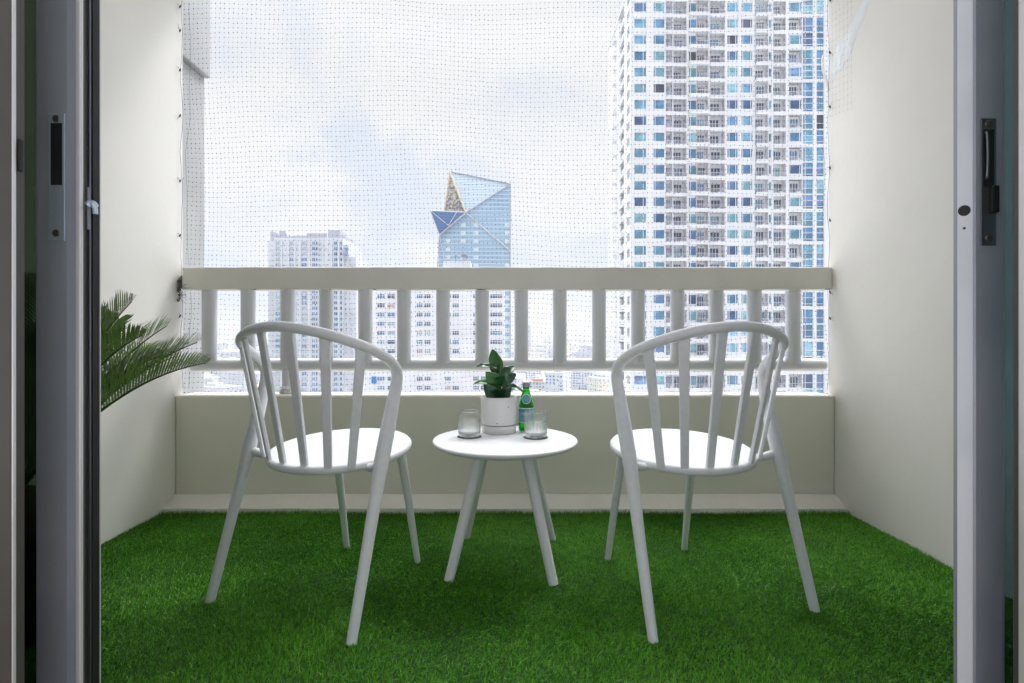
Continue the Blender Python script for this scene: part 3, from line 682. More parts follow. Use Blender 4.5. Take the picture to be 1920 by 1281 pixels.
def windows(parent, items, maxn=100, name='window'):
    """items: (mesh maker key, location, priority). first maxn become parts, the rest one mesh"""
    items=sorted(items,key=lambda q:q[2]); rest=MB(); mats=None
    for i,(mb,loc,pr,mt) in enumerate(items):
        if i<maxn:
            key=(id(mb),tuple(id(q) for q in mt))
            if key not in CACHE: CACHE[key]=mb.mesh(name,mt)
            link(CACHE[key],name,parent,loc)
        else:
            if mats is None: mats=[]
            idx=[]
            for q in mt:
                if q not in mats: mats.append(q)
                idx.append(mats.index(q))
            o=len(rest.v); rest.v += [(x+loc[0],y+loc[1],z+loc[2]) for x,y,z in mb.v]
            rest.f += [tuple(k+o for k in f) for f in mb.f]; rest.m += [idx[k] for k in mb.m]; rest.s += mb.s
    if rest.v: tag(rest.build(name,mats,parent),kind='stuff')
CACHE={}; KEEP=[]
def winmesh(w,h,mull,dep=.12,t=.09,trans=None):
    """facade window at origin (lower corner), facing -Y: frame boxes + pane; mull = list of mullion x fractions"""
    b=MB(); b.add([(0,dep,0),(w,dep,0),(w,dep,h),(0,dep,h)],[(0,1,2,3)],1)
    b.box(0,t,0,dep-.01,0,h); b.box(w-t,w,0,dep-.01,0,h); b.box(t,w-t,0,dep-.01,0,t); b.box(t,w-t,0,dep-.01,h-t,h)
    for f in mull: b.box(f*w-t/2,f*w+t/2,.005,dep-.012,t,h-t)
    for f in (trans or []): b.box(t,w-t,.008,dep-.014,f*h-t/2,f*h+t/2)
    KEEP.append(b); return b
def balcmesh(w,h,dep,proj,rnd):
    """recessed balcony bay: back door wall, railing"""
    b=MB(); KEEP.append(b)
    b.add([(.05,dep-.03,0),(w-.05,dep-.03,0),(w-.05,dep-.03,h),(.05,dep-.03,h)],[(0,1,2,3)],0)        # back wall
    x0=w*(.12+.12*rnd); x1=w*(.72+.15*rnd)
    b.box(x0,x1,dep-.09,dep-.04,.02,h*.80,1)
    for f in (0,.33,.66,1): b.box(x0+(x1-x0)*f-.05,x0+(x1-x0)*f+.05,dep-.13,dep-.092,.02,h*.80,0)
    yr=-proj
    b.box(.02,w-.02,yr,yr+.05,.95,1.02,2); b.box(.02,w-.02,yr,yr+.04,.08,.13,2)
    n=max(5,int(w/.2))
    for k in range(n+1): b.box(.03+(w-.1)*k/n,.065+(w-.1)*k/n,yr+.005,yr+.035,.131,.949,2)
    if proj>.2:
        for x in (.0,w-.05): b.box(x,x+.05,yr+.055,.2,.95,1.02,2)
    if rnd>.5:   # air conditioner on the balcony
        b.box(w*.62,w*.62+.75,dep-.75,dep-.35,.02,.62,0)
    return b

def big_tower():
    D=93.; S=D/F; X=lambda p:(p-CX)*S
    o=thing('apartment_tower','tall white apartment tower with blue windows and stacked balconies','building')
    fh=30.45*S; zb=lambda k: H-8.2*S + k*fh      # floor k slab top; k=0 near eye level
    K0,K1=-9,22; zl,zt=zb(K0),zb(K1)
    xl,xr=X(1186.5),X(1640)
    # wall: core behind, full height piers, spandrels of window bays, slabs of balcony bays
    w=MB(); dep=1.6; core=D+3.2
    w.box(xl+.6,xr,core,D+22,ZG,zt)
    bays=[('win',1189,1212.5,1),('win',1225,1247,1),('bal',1248.5,1261,0),('bal',1262.5,1287.5,0),('mix',1291,1328,0),('bal',1331,1359,0),
          ('win2',1363.5,1384.5,0),('win2',1390,1412,0),('bal',1416,1440,0),('nar',1441.5,1447,0),('bal',1450,1473.5,0),('alt',1479.5,1504,0),('cur',1503.5+2,1525.5,0),('cur',1531,1546,0),('win',1556,1580,0),('bal',1584,1612,0)]
    prev=1185.5
    for t,a,b_,q in bays:       # pier before each bay
        w.box(X(prev),X(a),D,core-.002,zl,zt); prev=b_
    w.box(X(prev),xr,D,core-.002,zl,zt)
    # lower plain shaft
    w.box(xl-.02,xr+.02,D+.05,core-.003,ZG,zl-.002)
    sills={'win':(.72,1.78),'win2':(.72,1.78),'nar':(.7,1.6)}
    recess={0:0}
    items=[]; bals=[]
    wm={}; rr=random.Random(3)
    def get(key,fn):
        if key not in wm: wm[key]=fn()
        return wm[key]
    for k in range(K0,K1):
        z=zb(k); pr=abs(k-6)
        for bi,(t,a,b_,q) in enumerate(bays):
            x0,x1=X(a),X(b_); wd=x1-x0
            glassmat=PANES[rr.choices(range(6),[5,4,4,1.2,3,1])[0]]
            if t in sills or (t=='alt' and k%2==0):
                s,h=sills.get(t,(.72,1.78)) if t!='alt' else (.72,1.78)
                w.box(x0+.002,x1-.002,D+.03,D+.5,z-.28,z+s); w.box(x0+.002,x1-.002,D+.03,D+.5,z+s+h,z+fh-.282)
                w.box(x0+.002,x1-.002,D+.505,core-.004,z-.1,z+fh-.103)
                if t=='win': mb=get((t,bi),lambda:winmesh(wd,h,[.74] if bi==0 else [.17],.14,.085))
                elif t=='win2': mb=get((t,bi),lambda:winmesh(wd,h,[.2,.8] if bi==6 else [.16,.84],.14,.085))
                elif t=='alt': mb=get((t,bi),lambda:winmesh(wd,h,[.1,.85],.14,.085))
                else: mb=get((t,bi),lambda:winmesh(wd,h,[],.14,.07))
                items.append((mb,(x0,D+.12,z+s),pr+.01*bi,[M['towerframe'],glassmat]))
            elif t in ('bal','mix') or t=='alt':
                proj={2:.1,3:.0,4:.75,5:.15,8:.45,10:.0,15:.2}.get(bi,0)
                dp={2:.9,3:1.5,4:1.1,5:1.3,8:.9,10:1.1}.get(bi,1.0)
                if t=='alt': dp,proj=.9,0
                # slab with white edge band
                w.box(x0+.002,x1-.002,D-proj+.004*bi,core-.004,z-.30,z); w.box(x0+.003,x1-.003,D-proj-.05,D-proj+.004*bi-.002,z-.42,z+.26)
                w.box(x0+.002,x1-.002,D+dp,core-.005,z+.001,z+fh-.301)
                
                if t=='mix':
                    mb=get(('mixw',bi),lambda:winmesh(wd*.42,1.85,[.28],.14,.085))
                    w.box(x0+.003,x0+wd*.42,D+.035,D+.3,z+.002,z+.6); w.box(x0+.003,x0+wd*.42,D+.035,D+.3,z+2.455,z+fh-.304)
                    items.append((mb,(x0+.003,D+.1,z+.602),pr+.01*bi,[M['towerframe'],glassmat]))
                v=rr.choice((.2,.55,.9))
                w0=wd*.44 if t=='mix' else 0
                mb=get(('b',bi,v),lambda:balcmesh(wd-w0,fh-.31,dp-.02,proj-.02 if proj>.1 else -.03,v))
                bals.append((mb,(x0+w0,D,z+.003),pr+.01*bi,[M['tower'],M['recess'] if rr.random()<.5 else glassmat,M['railmetal']]))
            elif t=='cur':
                big=(k%2==0)
                w.box(x0+.002,x1-.002,D+.505,core-.004,z-.1,z+fh-.103)
                w.box(x0+.002,x1-.002,D+.02,D+.5,z-.22 if big else z-.05,z+(.25 if big else .05))
                h=fh-(.25+.05 if big else .05+.22)-.004
                mb=get((t,bi,big),lambda:winmesh(wd,h,[.25] if bi==12 else [],.12,.075,[.18,.6] if big else [.4]))
                items.append((mb,(x0,D+.1,z+(.252 if big else .052)),pr+.01*bi,[M['towerframe'],glassmat]))
    # the receding flank: piers, slabs and recessed openings
    xs=xl-.25
    for y0,y1 in ((D+.3,D+1.6),(D+3.4,D+6.2),(D+10.6,D+22)): w.box(xs,xl+.9,y0,y1,zl,zt)
    fl=MB(); KEEP.append(fl); fl.box(.5,.55,.1,4.3,.02,2.5,1); fl.box(.08,.12,.0,4.4,.15,1.05,2); fl.box(.02,.5,3.2,4.3,.02,2.3,0)
    f2=MB(); KEEP.append(f2); f2.box(.12,.2,.02,1.78,.7,2.3,1); f2.box(.0,.1,.85,.95,.7,2.3,0)
    for k in range(K0,K1):
        z=zb(k)
        w.box(xs+.01,xl+.9,D+6.201,D+10.599,z-.32,z); w.box(xs+.62,xl+.9,D+6.202,D+10.598,z+.001,z+fh-.321)
        w.box(xs+.01,xl+.9,D+1.601,D+3.399,z-.32,z+.7); w.box(xs+.01,xl+.9,D+1.601,D+3.399,z+2.301,z+fh-.321); w.box(xs+.25,xl+.9,D+1.602,D+3.398,z+.701,z+2.3)
        w.box(xs-.7,xs-.001,D+13.,D+14.6,z-.16,z-.02); 
        bals.append((fl,(xs,D+6.2,z),abs(k-6)+.3,[M['tower'],M['recess'],M['railmetal']]))
        items.append((f2,(xs,D+1.6,z),abs(k-6)+.3,[M['towerframe'],PANES[3]]))
    fr=MB()
    for k in range(K0,K1):
        z=zb(k); fr.box(xs-.7,xs-.66,D+13.02,D+14.5,z-.018,z+.75); fr.box(xs-.65,xs-.03,D+13.02,D+13.05,z+.7,z+.75)
    fr.build('flank_railing',M['railmetal'],o)
    w.build('wall',M['tower'],o)
    # roof slab so the top closes from any viewpoint
    b=MB(); b.box(xl-.4,xr+.2,D-.1,D+22.2,zt+.002,zt+.6); b.build('roof',M['tower'],o)
    windows(o,items); windows(o,bals,100,'balcony')
big_tower()

M['haze_white']=mat('pale_paint',(.59,.605,.65),.8,noise=(.08,(.54,.555,.60),.4,.6))
M['pale_lilac']=mat('pale_lilac_paint',(.42,.42,.48),.8)
M['dishmetal']=mat('dish_metal',(.16,.17,.20),.5)
M['far_dark']=mat('dark_window',(.08,.11,.19),.3,noise=(.4,(.22,.26,.34),.45,.6))
M['far_blue']=mat('blue_window',(.10,.20,.36),.3,noise=(.4,(.25,.36,.48),.45,.6))
M['far_pale']=mat('pale_window',(.34,.42,.48),.4,noise=(.4,(.5,.55,.58),.45,.6))
M['far_red']=mat('curtained_window',(.45,.22,.22),.6,noise=(.5,(.5,.45,.45),.4,.6))
M['blue_sign']=mat('blue_sign',(.05,.22,.55),.5)
M['blue_roof']=mat('blue_metal_roof',(.16,.24,.45),.5,noise=(.2,(.26,.33,.52),.4,.6))
M['grey_roof']=mat('grey_roof',(.5,.5,.53),.8,noise=(.1,(.6,.6,.62),.4,.6))
M['red_roof']=mat('clay_roof',(.50,.32,.26),.8)

def slab_building():
    D=166.; S=D/F; X=lambda p:(p-CX)*S; Z=lambda p:H-(p-CY)*S
    o=thing('slab_block','white slab apartment block with rows of small dark windows seen behind the balusters','building')
    zt=Z(521); b=MB(); b.box(X(683),X(945.5),D,D+14,ZG,zt); b.box(X(683)-.2,X(945.5)+.2,D-.15,D+14.2,zt+.002,zt+.7)
    for p in (744,812,866,917): b.box(X(p)-.15,X(p)+.15,D-.14,D-.002,ZG,zt)
    b.build('wall',M['tower'],o)
    b=MB(); b.box(X(829),X(881),D+2,D+8,zt+.702,Z(488)); b.build('penthouse',M['haze_white'],o)
    dsh=thing('satellite_dish','round grey satellite dish on the roof of the white slab block','dish',(X(868),D+4,Z(488)))
    b=MB(); b.lathe([(.05,0),(.7,.12),(1.25,.42),(1.3,.45),(1.25,.47),(.7,.18),(.05,.06)],28); dd=b.build('reflector',M['dishmetal'],dsh); dd.rotation_euler=(R(62),0,R(28)); dd.location=(0,0,1.55)
    b=MB(); b.tube([(0,.35,0),(0,.3,1.35)],.12,8); b.build('mast',M['dishmetal'],dsh)
    an=thing('roof_antenna','thin metal antenna mast on the roof of the white slab block','antenna',(X(852),D+4,Z(488)))
    b=MB(); b.tube([(0,0,0),(0,0,2.4)],.09,8); b.tube([(-.8,0,1.7),(.8,0,1.9)],.06,6); b.tube([(-.4,0,2.1),(.4,0,2.2)],.06,6); b.build('mast',M['dishmetal'],an)
    cols=[(707,722,3),(726,741,2),(751.5,755,1),(781,793,3),(795.5,808,3),(834,846,3),(848,861,3),(886.5,898.5,3),(901,915,3),(919,942.5,5)]
    items=[]; rr=random.Random(9); ms={}
    for r_ in range(-1,14):
        zc=Z(555.7)+3.0*.999*(0-r_)+3.0
        if zc>zt-1.4: continue
        for ci,(a,b_,n) in enumerate(cols):
            if rr.random()<.04: continue
            key=(ci,); wd=X(b_)-X(a)
            if key not in ms: ms[key]=winmesh(wd,1.5,[k/n for k in range(1,n)],.16,.10,[.62])
            gm=rr.choices([M['far_dark'],M['far_blue'],M['far_pale'],M['far_red'],PANES[2]],[6,2,2,.7,.6])[0]
            items.append((ms[key],(X(a),D-.17,zc-.75),r_,[M['towerframe'],gm]))
    windows(o,items)
    b=MB(); b.box(X(697),X(706),D-.25,D-.02,Z(719),Z(706)); b.build('wall_sign',M['blue_sign'],o)
slab_building()

def mid_tower():
    D=280.; S=D/F; X=lambda p:(p-CX)*S; Z=lambda p:H-(p-CY)*S
    o=thing('residential_tower','pale stepped residential tower with a roof tank, standing alone in the hazy sky','building')
    zt=Z(446)
    b=MB(); b.box(X(514),X(643),D,D+30,ZG,zt); b.box(X(498),X(514)-.02,D+3,D+28,ZG,zt-1); b.box(X(643)+.02,X(651),D+2,D+28,ZG,Z(458)); b.box(X(651)+.02,X(665),D+3,D+28,ZG,Z(480))
    for p in (528,541,553,563,580,606,622,635): b.box(X(p)-.5,X(p)+.5,D-.6,D-.002,ZG,zt-1.5)
    b.build('wall',M['haze_white'],o)
    b=MB(); b.box(X(514),X(575),D+.4,D+1,zt+.002,zt+1.1); b.box(X(575)+.05,X(612),D+.4,D+1,zt+.002,zt+2.6); b.box(X(499),X(504),D+5,D+12,zt-.99,zt+4.5); b.box(X(514)+.1,X(526),D+6,D+16,zt+.003,zt+5); b.prism_y([(X(526),zt+.01),(X(534),zt+.01),(X(526),zt+4.8)],D+6,D+16); b.build('parapet',M['pale_lilac'],o)
    b=MB(); b.box(X(609),X(632),D+5,D+16,zt+.003,Z(428)); b.box(X(632)+.02,X(643),D+4,D+18,zt+.003,Z(440)); b.build('stair_head',M['pale_lilac'],o)
    b=MB(); b.lathe([(X(619.5)-X(612),0),(X(619.5)-X(612),.8),(.8,1.5),(.05,1.7)],20,0,(X(615.7),D+9,Z(428)+.002)); b.build('water_tank',M['haze_white'],o)
    b=MB()
    for z in (Z(466)-.3,Z(478)-.3): b.box(X(646),X(653),D-.6,D+1.9,z,z+.5)
    b.box(X(652.2),X(653),D-.6,D-.1,Z(478)+.21,Z(466)-.31); b.build('steel_frame',M['blue_roof'],o)
    cols=[(516,526,2,'b'),(529.5,533,1,'w'),(537,540.5,1,'w'),(543,550,2,'b'),(552,558,2,'w'),(565.5,575.5,2,'b'),(585,591,2,'d'),(592,596,1,'d'),(597,603,2,'w'),(610,613,1,'w'),(616,619,1,'w'),(626,633.5,2,'d'),(637.5,642,1,'d'),(501,504,1,'w'),(507,510,1,'w'),(645,649,1,'w'),(654,660,2,'w')]
    items=[]; ms={}; rr=random.Random(4)
    for r_ in range(0,30):
        zc=Z(456)-r_*3.0
        for ci,(a,b_,n,t) in enumerate(cols):
            if ci>=13 and r_<(3 if ci>14 else 1): continue
            if ci==16 and r_<4: continue
            if t=='w' and rr.random()<.25: continue
            h=2.0 if t!='w' else 1.3
            if ci not in ms: ms[ci]=winmesh(X(b_)-X(a),h,[k/n for k in range(1,n)],.2,.16,[.55] if t=='b' else None)
            gm={'b':[M['far_pale'],M['far_pale'],M['far_blue']],'w':[M['far_pale'],M['far_pale'],M['pale_lilac']],'d':[M['far_blue'],M['far_dark'],M['far_blue']]}[t][rr.randrange(3)]
            yy=D-.22 if ci<13 else (D+3-.22 if ci in (13,14,16) else D+2-.22)
            items.append((ms[ci],(X(a),yy,zc-1),r_,[M['haze_white'],gm]))
    windows(o,items)
mid_tower()

def crystal():
    D=450.; o=thing('faceted_glass_tower','pale blue faceted glass office tower with a slanted pointed crown','building')
    # glass with floor bands
    def gl(name,col,c2,rough=.15,fl=3.6,w=.10):
        m=bpy.data.materials.new(name); m.use_nodes=True; nt=m.node_tree; b=nt.nodes['Principled BSDF']; b.inputs['Roughness'].default_value=rough
        tc=nt.nodes.new('ShaderNodeTexCoord'); sp=nt.nodes.new('ShaderNodeSeparateXYZ'); L=nt.links.new; L(tc.outputs['Object'],sp.inputs[0])
        dv=nt.nodes.new('ShaderNodeMath'); dv.operation='DIVIDE'; dv.inputs[1].default_value=fl; fr=nt.nodes.new('ShaderNodeMath'); fr.operation='FRACT'
        lt=nt.nodes.new('ShaderNodeMath'); lt.operation='LESS_THAN'; lt.inputs[1].default_value=w*2
        L(sp.outputs[2],dv.inputs[0]); L(dv.outputs[0],fr.inputs[0]); L(fr.outputs[0],lt.inputs[0])
        n=nt.nodes.new('ShaderNodeTexNoise'); n.inputs['Scale'].default_value=.06; L(tc.outputs['Object'],n.inputs['Vector'])
        x=nt.nodes.new('ShaderNodeMix'); x.data_type='RGBA'; x.inputs[6].default_value=(*col,1); x.inputs[7].default_value=(*c2,1)
        y=nt.nodes.new('ShaderNodeMix'); y.data_type='RGBA'; y.inputs[7].default_value=(*[q*1.25 for q in c2],1)
        L(n.outputs['Fac'],x.inputs[0]); L(x.outputs[2],y.inputs[6]); L(lt.outputs[0],y.inputs[0]); L(y.outputs[2],b.inputs['Base Color']); return m
    g=gl('crystal_glass',(.25,.36,.48),(.36,.47,.57)); gc=gl('crown_glass',(.38,.47,.55),(.46,.55,.61),fl=2.6); gd=gl('dark_blue_glass',(.03,.09,.26),(.07,.17,.38),fl=2.2,w=.07)
    beam=mat('crown_beam',(.34,.34,.42),.5); gold=mat('gold_lattice',(.62,.52,.36),.5); pale=mat('pale_beam',(.60,.58,.58),.5)
    P=lambda x,y,d=D: at(x,y,d)
    def solid(poly,back,m,name):
        a=[Vector(p) for p in poly]; n=len(a); b=MB(); bb=[p+Vector((p.x/p.y*back*0,back,0)) for p in a]
        b.add(a+bb,[tuple(range(n)),tuple(range(2*n-1,n-1,-1))]+[((i+1)%n,i,n+i,n+(i+1)%n) for i in range(n)]); return b.build(name,m,o)
    low=900
    solid([P(816,766),P(824,440),P(873.6,399),P(957.7,345),P(957.7,766)],46,g,'facade')
    solid([P(843.5,321.5,462),P(873.6,399,D),P(957.7,344.7,D)],10,gc,'crown_facet')
    solid([P(833,396,456),P(873,398.5,453),P(843.5,322.5,461.9)],14,mat('lattice_void',(.16,.15,.17),.6,noise=(.5,(.5,.44,.36),.45,.55)),'open_crown')
    b=MB(); a=[P(807,395,438),P(871.5,398.5,447),P(824,440,447)]; bk=[P(836,398,470),P(868,402,468),P(828,432,468)]
    b.add(a+bk,[(0,2,1),(3,4,5),(0,1,4,3),(1,2,5,4),(2,0,3,5)]); b.build('cantilever_facet',gd,o)
    def bar(p,q,r,m,name): b=MB(); b.tube([p,q],r,8); b.build(name,m,o)
    e=449.2
    bar(P(843.5,321.5,461),P(957.7,344.7,e),.55,beam,'edge_beam'); bar(P(957.7,344.7,e),P(873.6,399,e),.5,beam,'edge_beam'); bar(P(873.6,399,e),P(957.7,471.7,e),.5,pale,'edge_beam'); bar(P(957.9,344.7,e),P(957.9,700,e),.4,pale,'edge_beam')
    bar(P(843.5,322,455),P(833,396,454),.75,gold,'edge_beam'); bar(P(843.5,322,455),P(873,398,447),.9,gold,'edge_beam')
    bar(P(807,395,437.4),P(871.5,398,446.4),.4,pale,'edge_beam'); bar(P(807,395,437.4),P(841,423,445.6),.32,pale,'edge_beam'); bar(P(856,398,443.5),P(841,423,445.6),.32,pale,'edge_beam'); bar(P(824,440,446),P(873.6,399,446.5),.4,pale,'edge_beam'); bar(P(807,395,437.4),P(824,440,446),.3,beam,'edge_beam')
    bar(P(824,440,e),P(833,487,e),.35,pale,'edge_beam'); bar(P(824,440,e),P(819,520,e),.35,beam,'edge_beam')
    wm=MB(); KEEP.append(wm); wm.box(0,4.2,0,.3,0,3.2); wme=wm.mesh('lit_window',mat('pale_pane',(.55,.62,.66),.3))
    for x in (868.5,892.5,951):
        for j in range(17):
            y=422+15.2*j
            if (x<870 and j<0) or (x>940 and 3<=j<=4) or y>700 or (x<880 and j%4==3): continue
            p=P(x,y,D); link(wme,'window',o,(p.x-2.1,D-.28,p.z-1.6))
    for j in range(8):
        p=P(840,452+15.2*j,D); link(wme,'window',o,(p.x-2.1,D-.28,p.z-1.6))
crystal()

# low city below
def low_building(label,cat,x,y,w,dp,h,rz,roofm,wallm,winm,seed,group):
    rd=random.Random(seed); o=thing('low_rise_building',label,cat,(x,y,ZG),rz,group)
    b=MB(); b.box(-w/2,w/2,-dp/2,dp/2,0,h); b.build('wall',wallm,o)
    b=MB()
    if rd.random()<.55 and roofm is not M['grey_roof']:
        z=h+.002; e=.6; r_=min(dp,w)*.18
        b.add([(-w/2-e,-dp/2-e,z),(w/2+e,-dp/2-e,z),(w/2+e,dp/2+e,z),(-w/2-e,dp/2+e,z),(-w/2,0,z+r_),(w/2,0,z+r_)],[(0,1,5,4),(2,3,4,5),(1,2,5),(3,0,4),(3,2,1,0)])
    else:
        b.box(-w/2-.2,w/2+.2,-dp/2-.2,dp/2+.2,h+.002,h+.5); b.box(-w*.2,w*.12,-dp*.2,dp*.25,h+.502,h+3.0); b.box(w*.2,w*.33,-dp*.3,-dp*.1,h+.502,h+2.)
    b.build('roof',roofm,o)
    b=MB(); fl=int(h/3.1); nw=max(2,int(w/3.4))
    for f in range(fl):
        for k in range(nw):
            if rd.random()<.3: continue
            xc=-w/2+w*(k+.5)/nw; ww=rd.uniform(.6,1.1); b.box(xc-ww,xc+ww,-dp/2-.12,-dp/2-.01,f*3.1+1.,f*3.1+2.4)
        for k in range(max(2,int(dp/4))):
            yc=-dp/2+dp*(k+.5)/max(2,int(dp/4)); s_=-1 if x>0 else 1
            b.box(s_*(w/2+.01),s_*(w/2+.12),yc-.7,yc+.7,f*3.1+1.,f*3.1+2.4)
    if b.v: tag(b.build('window',winm,o),kind='stuff')
    return o
walls=[M['haze_white'],M['tower'],mat('cream_paint',(.72,.68,.60),.8),mat('grey_paint',(.56,.57,.60),.8)]
gl_='low buildings of the hazy city'
rd=random.Random(21); placed=[]
specials=[(-150,420,26,16,17,'blue'),(-190,455,34,22,14,'blue'),(-196,380,22,16,20,'blue'),(-120,480,30,20,16,'blue'),(46,330,24,14,23,'white'),(76,335,26,12,21,'white'),(20,420,22,16,19,'white'),(-225,520,40,24,18,'blue')]
for i,(x,y,w,dp,h,t) in enumerate(specials):
    placed.append((x,y,max(w,dp)*.75))
    low_building('low pale building with a blue metal roof seen under the railing pipe' if t=='blue' else 'low white flat-roofed building with small windows seen below the pipe near the tower','building',x,y,w,dp,h,rd.uniform(-.4,.4),M['blue_roof'] if t=='blue' else M['grey_roof'],walls[1],M['far_dark'],i,'blue-roofed low buildings' if t=='blue' else 'white low buildings near the tower')
n=0; tries=0
while n<110 and tries<4000:
    tries+=1
    y=330*(5.2**rd.random()); x=rd.uniform(-.66,.24)*y*1.03; w=rd.uniform(12,34)*(1+y/2500); dp=rd.uniform(10,22)*(1+y/2500); h=rd.choice([7,10,10,13,16,19,24,30])*(1 if y<1200 else 1.3)
    rr=max(w,dp)*.72
    if any((x-a)**2+(y-b_)**2<(rr+c)**2 for a,b_,c in placed): continue
    if -150<x<-75 and 262<y<330 or (-75<x<10 and y<520 and y>430): continue
    placed.append((x,y,rr)); n+=1
    low_building('pale low-rise building fading into the hazy city below the horizon','building',x,y,w,dp,h,rd.uniform(-.5,.5),rd.choice([M['grey_roof'],M['grey_roof'],M['red_roof'],M['haze_white']]),rd.choice(walls),rd.choice([M['far_dark'],M['far_pale'],M['far_blue']]),100+n,gl_)
b=MB()
for i in range(2600):
    y=1500*(5.0**rd.random()); x=rd.uniform(-.8,.8)*y; w=rd.uniform(15,50); dp=rd.uniform(12,40); h=rd.choice([8,10,13,16,20,30,45]) if rd.random()<.97 else rd.uniform(60,110)
    b.box(x-w/2,x+w/2,y,y+dp,ZG,ZG+h,rd.randrange(4))
tag(b.build('distant_city',walls),'mass of tiny pale city buildings fading out at the horizon','city',kind='stuff')
gm=mat('city_ground',(.36,.36,.35),.95,noise=(.02,(.50,.49,.48),.4,.6))
b=MB(); b.add([(-9000,-3000,ZG),(9000,-3000,ZG),(9000,9500,ZG),(-9000,9500,ZG)],[(0,1,2,3)]); tag(b.build('ground',gm),kind='structure')

# ------------------------------------------------------------------ haze
HAZE=True
if HAZE:
    m=bpy.data.materials.new('city_haze'); m.use_nodes=True; nt=m.node_tree
    for n_ in list(nt.nodes):
        if n_.type!='OUTPUT_MATERIAL': nt.nodes.remove(n_)
    out=[q for q in nt.nodes if q.type=='OUTPUT_MATERIAL'][0]
    v=nt.nodes.new('ShaderNodeVolumePrincipled'); v.inputs['Color'].default_value=(.92,.95,1,1); v.inputs['Density'].default_value=.00013; v.inputs['Anisotropy'].default_value=.3
    nt.links.new(v.outputs[0],out.inputs['Volume'])
    b=MB(); b.box(-9100,9100,-3100,9600,ZG-1,205); tag(b.build('haze',m),'pale even haze over the city','haze',kind='stuff')

# ------------------------------------------------------------------ sky, sun, camera
SUN_EL,SUN_AZ=54.,36.      # azimuth clockwise from +Y: high in front, to the right, veiled by cloud
wd=bpy.data.worlds.new('World'); scene.world=wd; wd.use_nodes=True; nt=wd.node_tree; L=nt.links.new
bg=nt.nodes['Background']; bg.inputs['Strength'].default_value=.12
sk=nt.nodes.new('ShaderNodeTexSky'); sk.sky_type='NISHITA'; sk.sun_disc=False; sk.sun_elevation=R(SUN_EL); sk.sun_rotation=R(SUN_AZ); sk.dust_density=2.5; sk.air_density=1.; sk.ozone_density=1.5
tc=nt.nodes.new('ShaderNodeTexCoord'); sp=nt.nodes.new('ShaderNodeSeparateXYZ'); L(tc.outputs['Generated'],sp.inputs[0])
mp=nt.nodes.new('ShaderNodeMapping'); mp.inputs['Scale'].default_value=(1.0,1.0,1.7); mp.inputs['Location'].default_value=(.50,.1,.20); L(tc.outputs['Generated'],mp.inputs[0])
n1=nt.nodes.new('ShaderNodeTexNoise'); n1.inputs['Scale'].default_value=2.6; n1.inputs['Detail'].default_value=9; n1.inputs['Roughness'].default_value=.52; n1.inputs['Distortion'].default_value=.35; L(mp.outputs[0],n1.inputs['Vector'])
mr=nt.nodes.new('ShaderNodeMapRange'); mr.interpolation_type='SMOOTHSTEP'; mr.inputs[1].default_value=.40; mr.inputs[2].default_value=.58; L(n1.outputs['Fac'],mr.inputs[0])
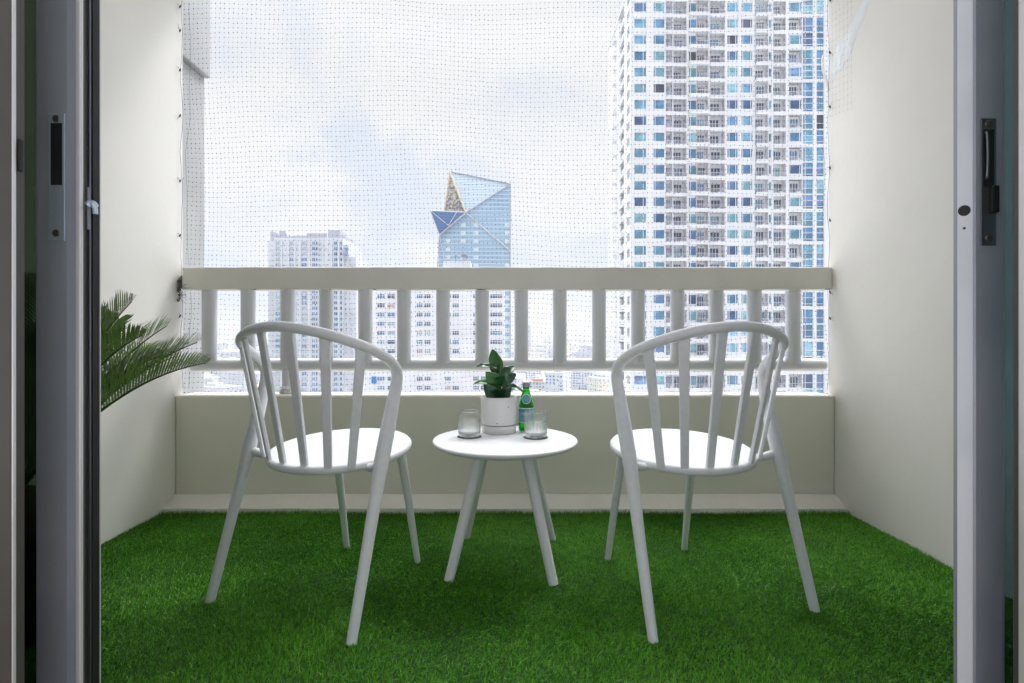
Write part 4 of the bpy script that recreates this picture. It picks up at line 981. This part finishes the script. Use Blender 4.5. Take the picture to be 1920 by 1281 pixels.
# cloud deck radiance grows with height and towards the sun's side, boosted above the view to light the balcony
el=nt.nodes.new('ShaderNodeFloatCurve'); cv=el.mapping.curves[0]
SKYPTS=[(0,.0378),(.3,.0375),(.50,.0378),(.58,.046),(.74,.30),(1,.45)]       # sine of elevation -> radiance / 150
cv.points[0].location=SKYPTS[0]; cv.points[1].location=SKYPTS[-1]
for q in SKYPTS[1:-1]: cv.points.new(*q)
el.mapping.update(); L(sp.outputs[2],el.inputs['Value'])
el2=nt.nodes.new('ShaderNodeMath'); el2.operation='MULTIPLY'; el2.inputs[1].default_value=150; L(el.outputs[0],el2.inputs[0])
bk=nt.nodes.new('ShaderNodeMapRange'); bk.inputs[1].default_value=.45; bk.inputs[2].default_value=-.15; bk.inputs[3].default_value=1.; bk.inputs[4].default_value=.46; L(sp.outputs[1],bk.inputs[0])
mm=nt.nodes.new('ShaderNodeMath'); mm.operation='MULTIPLY'; L(el2.outputs[0],mm.inputs[0]); L(bk.outputs[0],mm.inputs[1])
def scl(col,src):
    q=nt.nodes.new('ShaderNodeVectorMath'); q.operation='SCALE'; q.inputs[0].default_value=col; L(src,q.inputs['Scale']); return q.outputs[0]
white=scl((1.0,1.005,1.02),mm.outputs[0]); blue=scl((.83,.895,1.0),mm.outputs[0])
mxa=nt.nodes.new('ShaderNodeMix'); mxa.data_type='RGBA'; mxa.inputs[0].default_value=.03; L(blue,mxa.inputs[6]); L(sk.outputs[0],mxa.inputs[7])
mx=nt.nodes.new('ShaderNodeMix'); mx.data_type='RGBA'; L(mr.outputs[0],mx.inputs[0]); L(mxa.outputs[2],mx.inputs[6]); L(white,mx.inputs[7]); L(mx.outputs[2],bg.inputs[0])

sl=bpy.data.lights.new('sun','SUN'); sl.energy=1.0; sl.angle=R(14); sl.color=(1,.965,.91); so_=bpy.data.objects.new('sun',sl); COL.objects.link(so_)
az=R(SUN_AZ); e=R(SUN_EL); sd_=Vector((math.sin(az)*math.cos(e),math.cos(az)*math.cos(e),math.sin(e)))
so_.rotation_euler=(-sd_).to_track_quat('-Z','Y').to_euler(); so_.location=(0,-5,20)

cam=bpy.data.cameras.new('camera'); co=bpy.data.objects.new('camera',cam); COL.objects.link(co); co.location=(0,0,H); co.rotation_euler=(R(90),0,0)
cam.sensor_width=36; cam.sensor_fit='HORIZONTAL'; cam.lens=F/1920*36; cam.shift_x=(960-CX)/1920; cam.shift_y=-(640.5-CY)/1920; cam.clip_start=.02; cam.clip_end=20000
scene.camera=co
vs_=scene.view_settings; vs_.view_transform='Standard'; vs_.look='None'; vs_.exposure=0.45; vs_.gamma=1
scene.cycles.max_bounces=10; scene.cycles.diffuse_bounces=5; scene.cycles.transparent_max_bounces=16; scene.cycles.transmission_bounces=8; scene.cycles.volume_bounces=0
scene.cycles.use_denoising=True
scene.cycles.sample_clamp_indirect=6
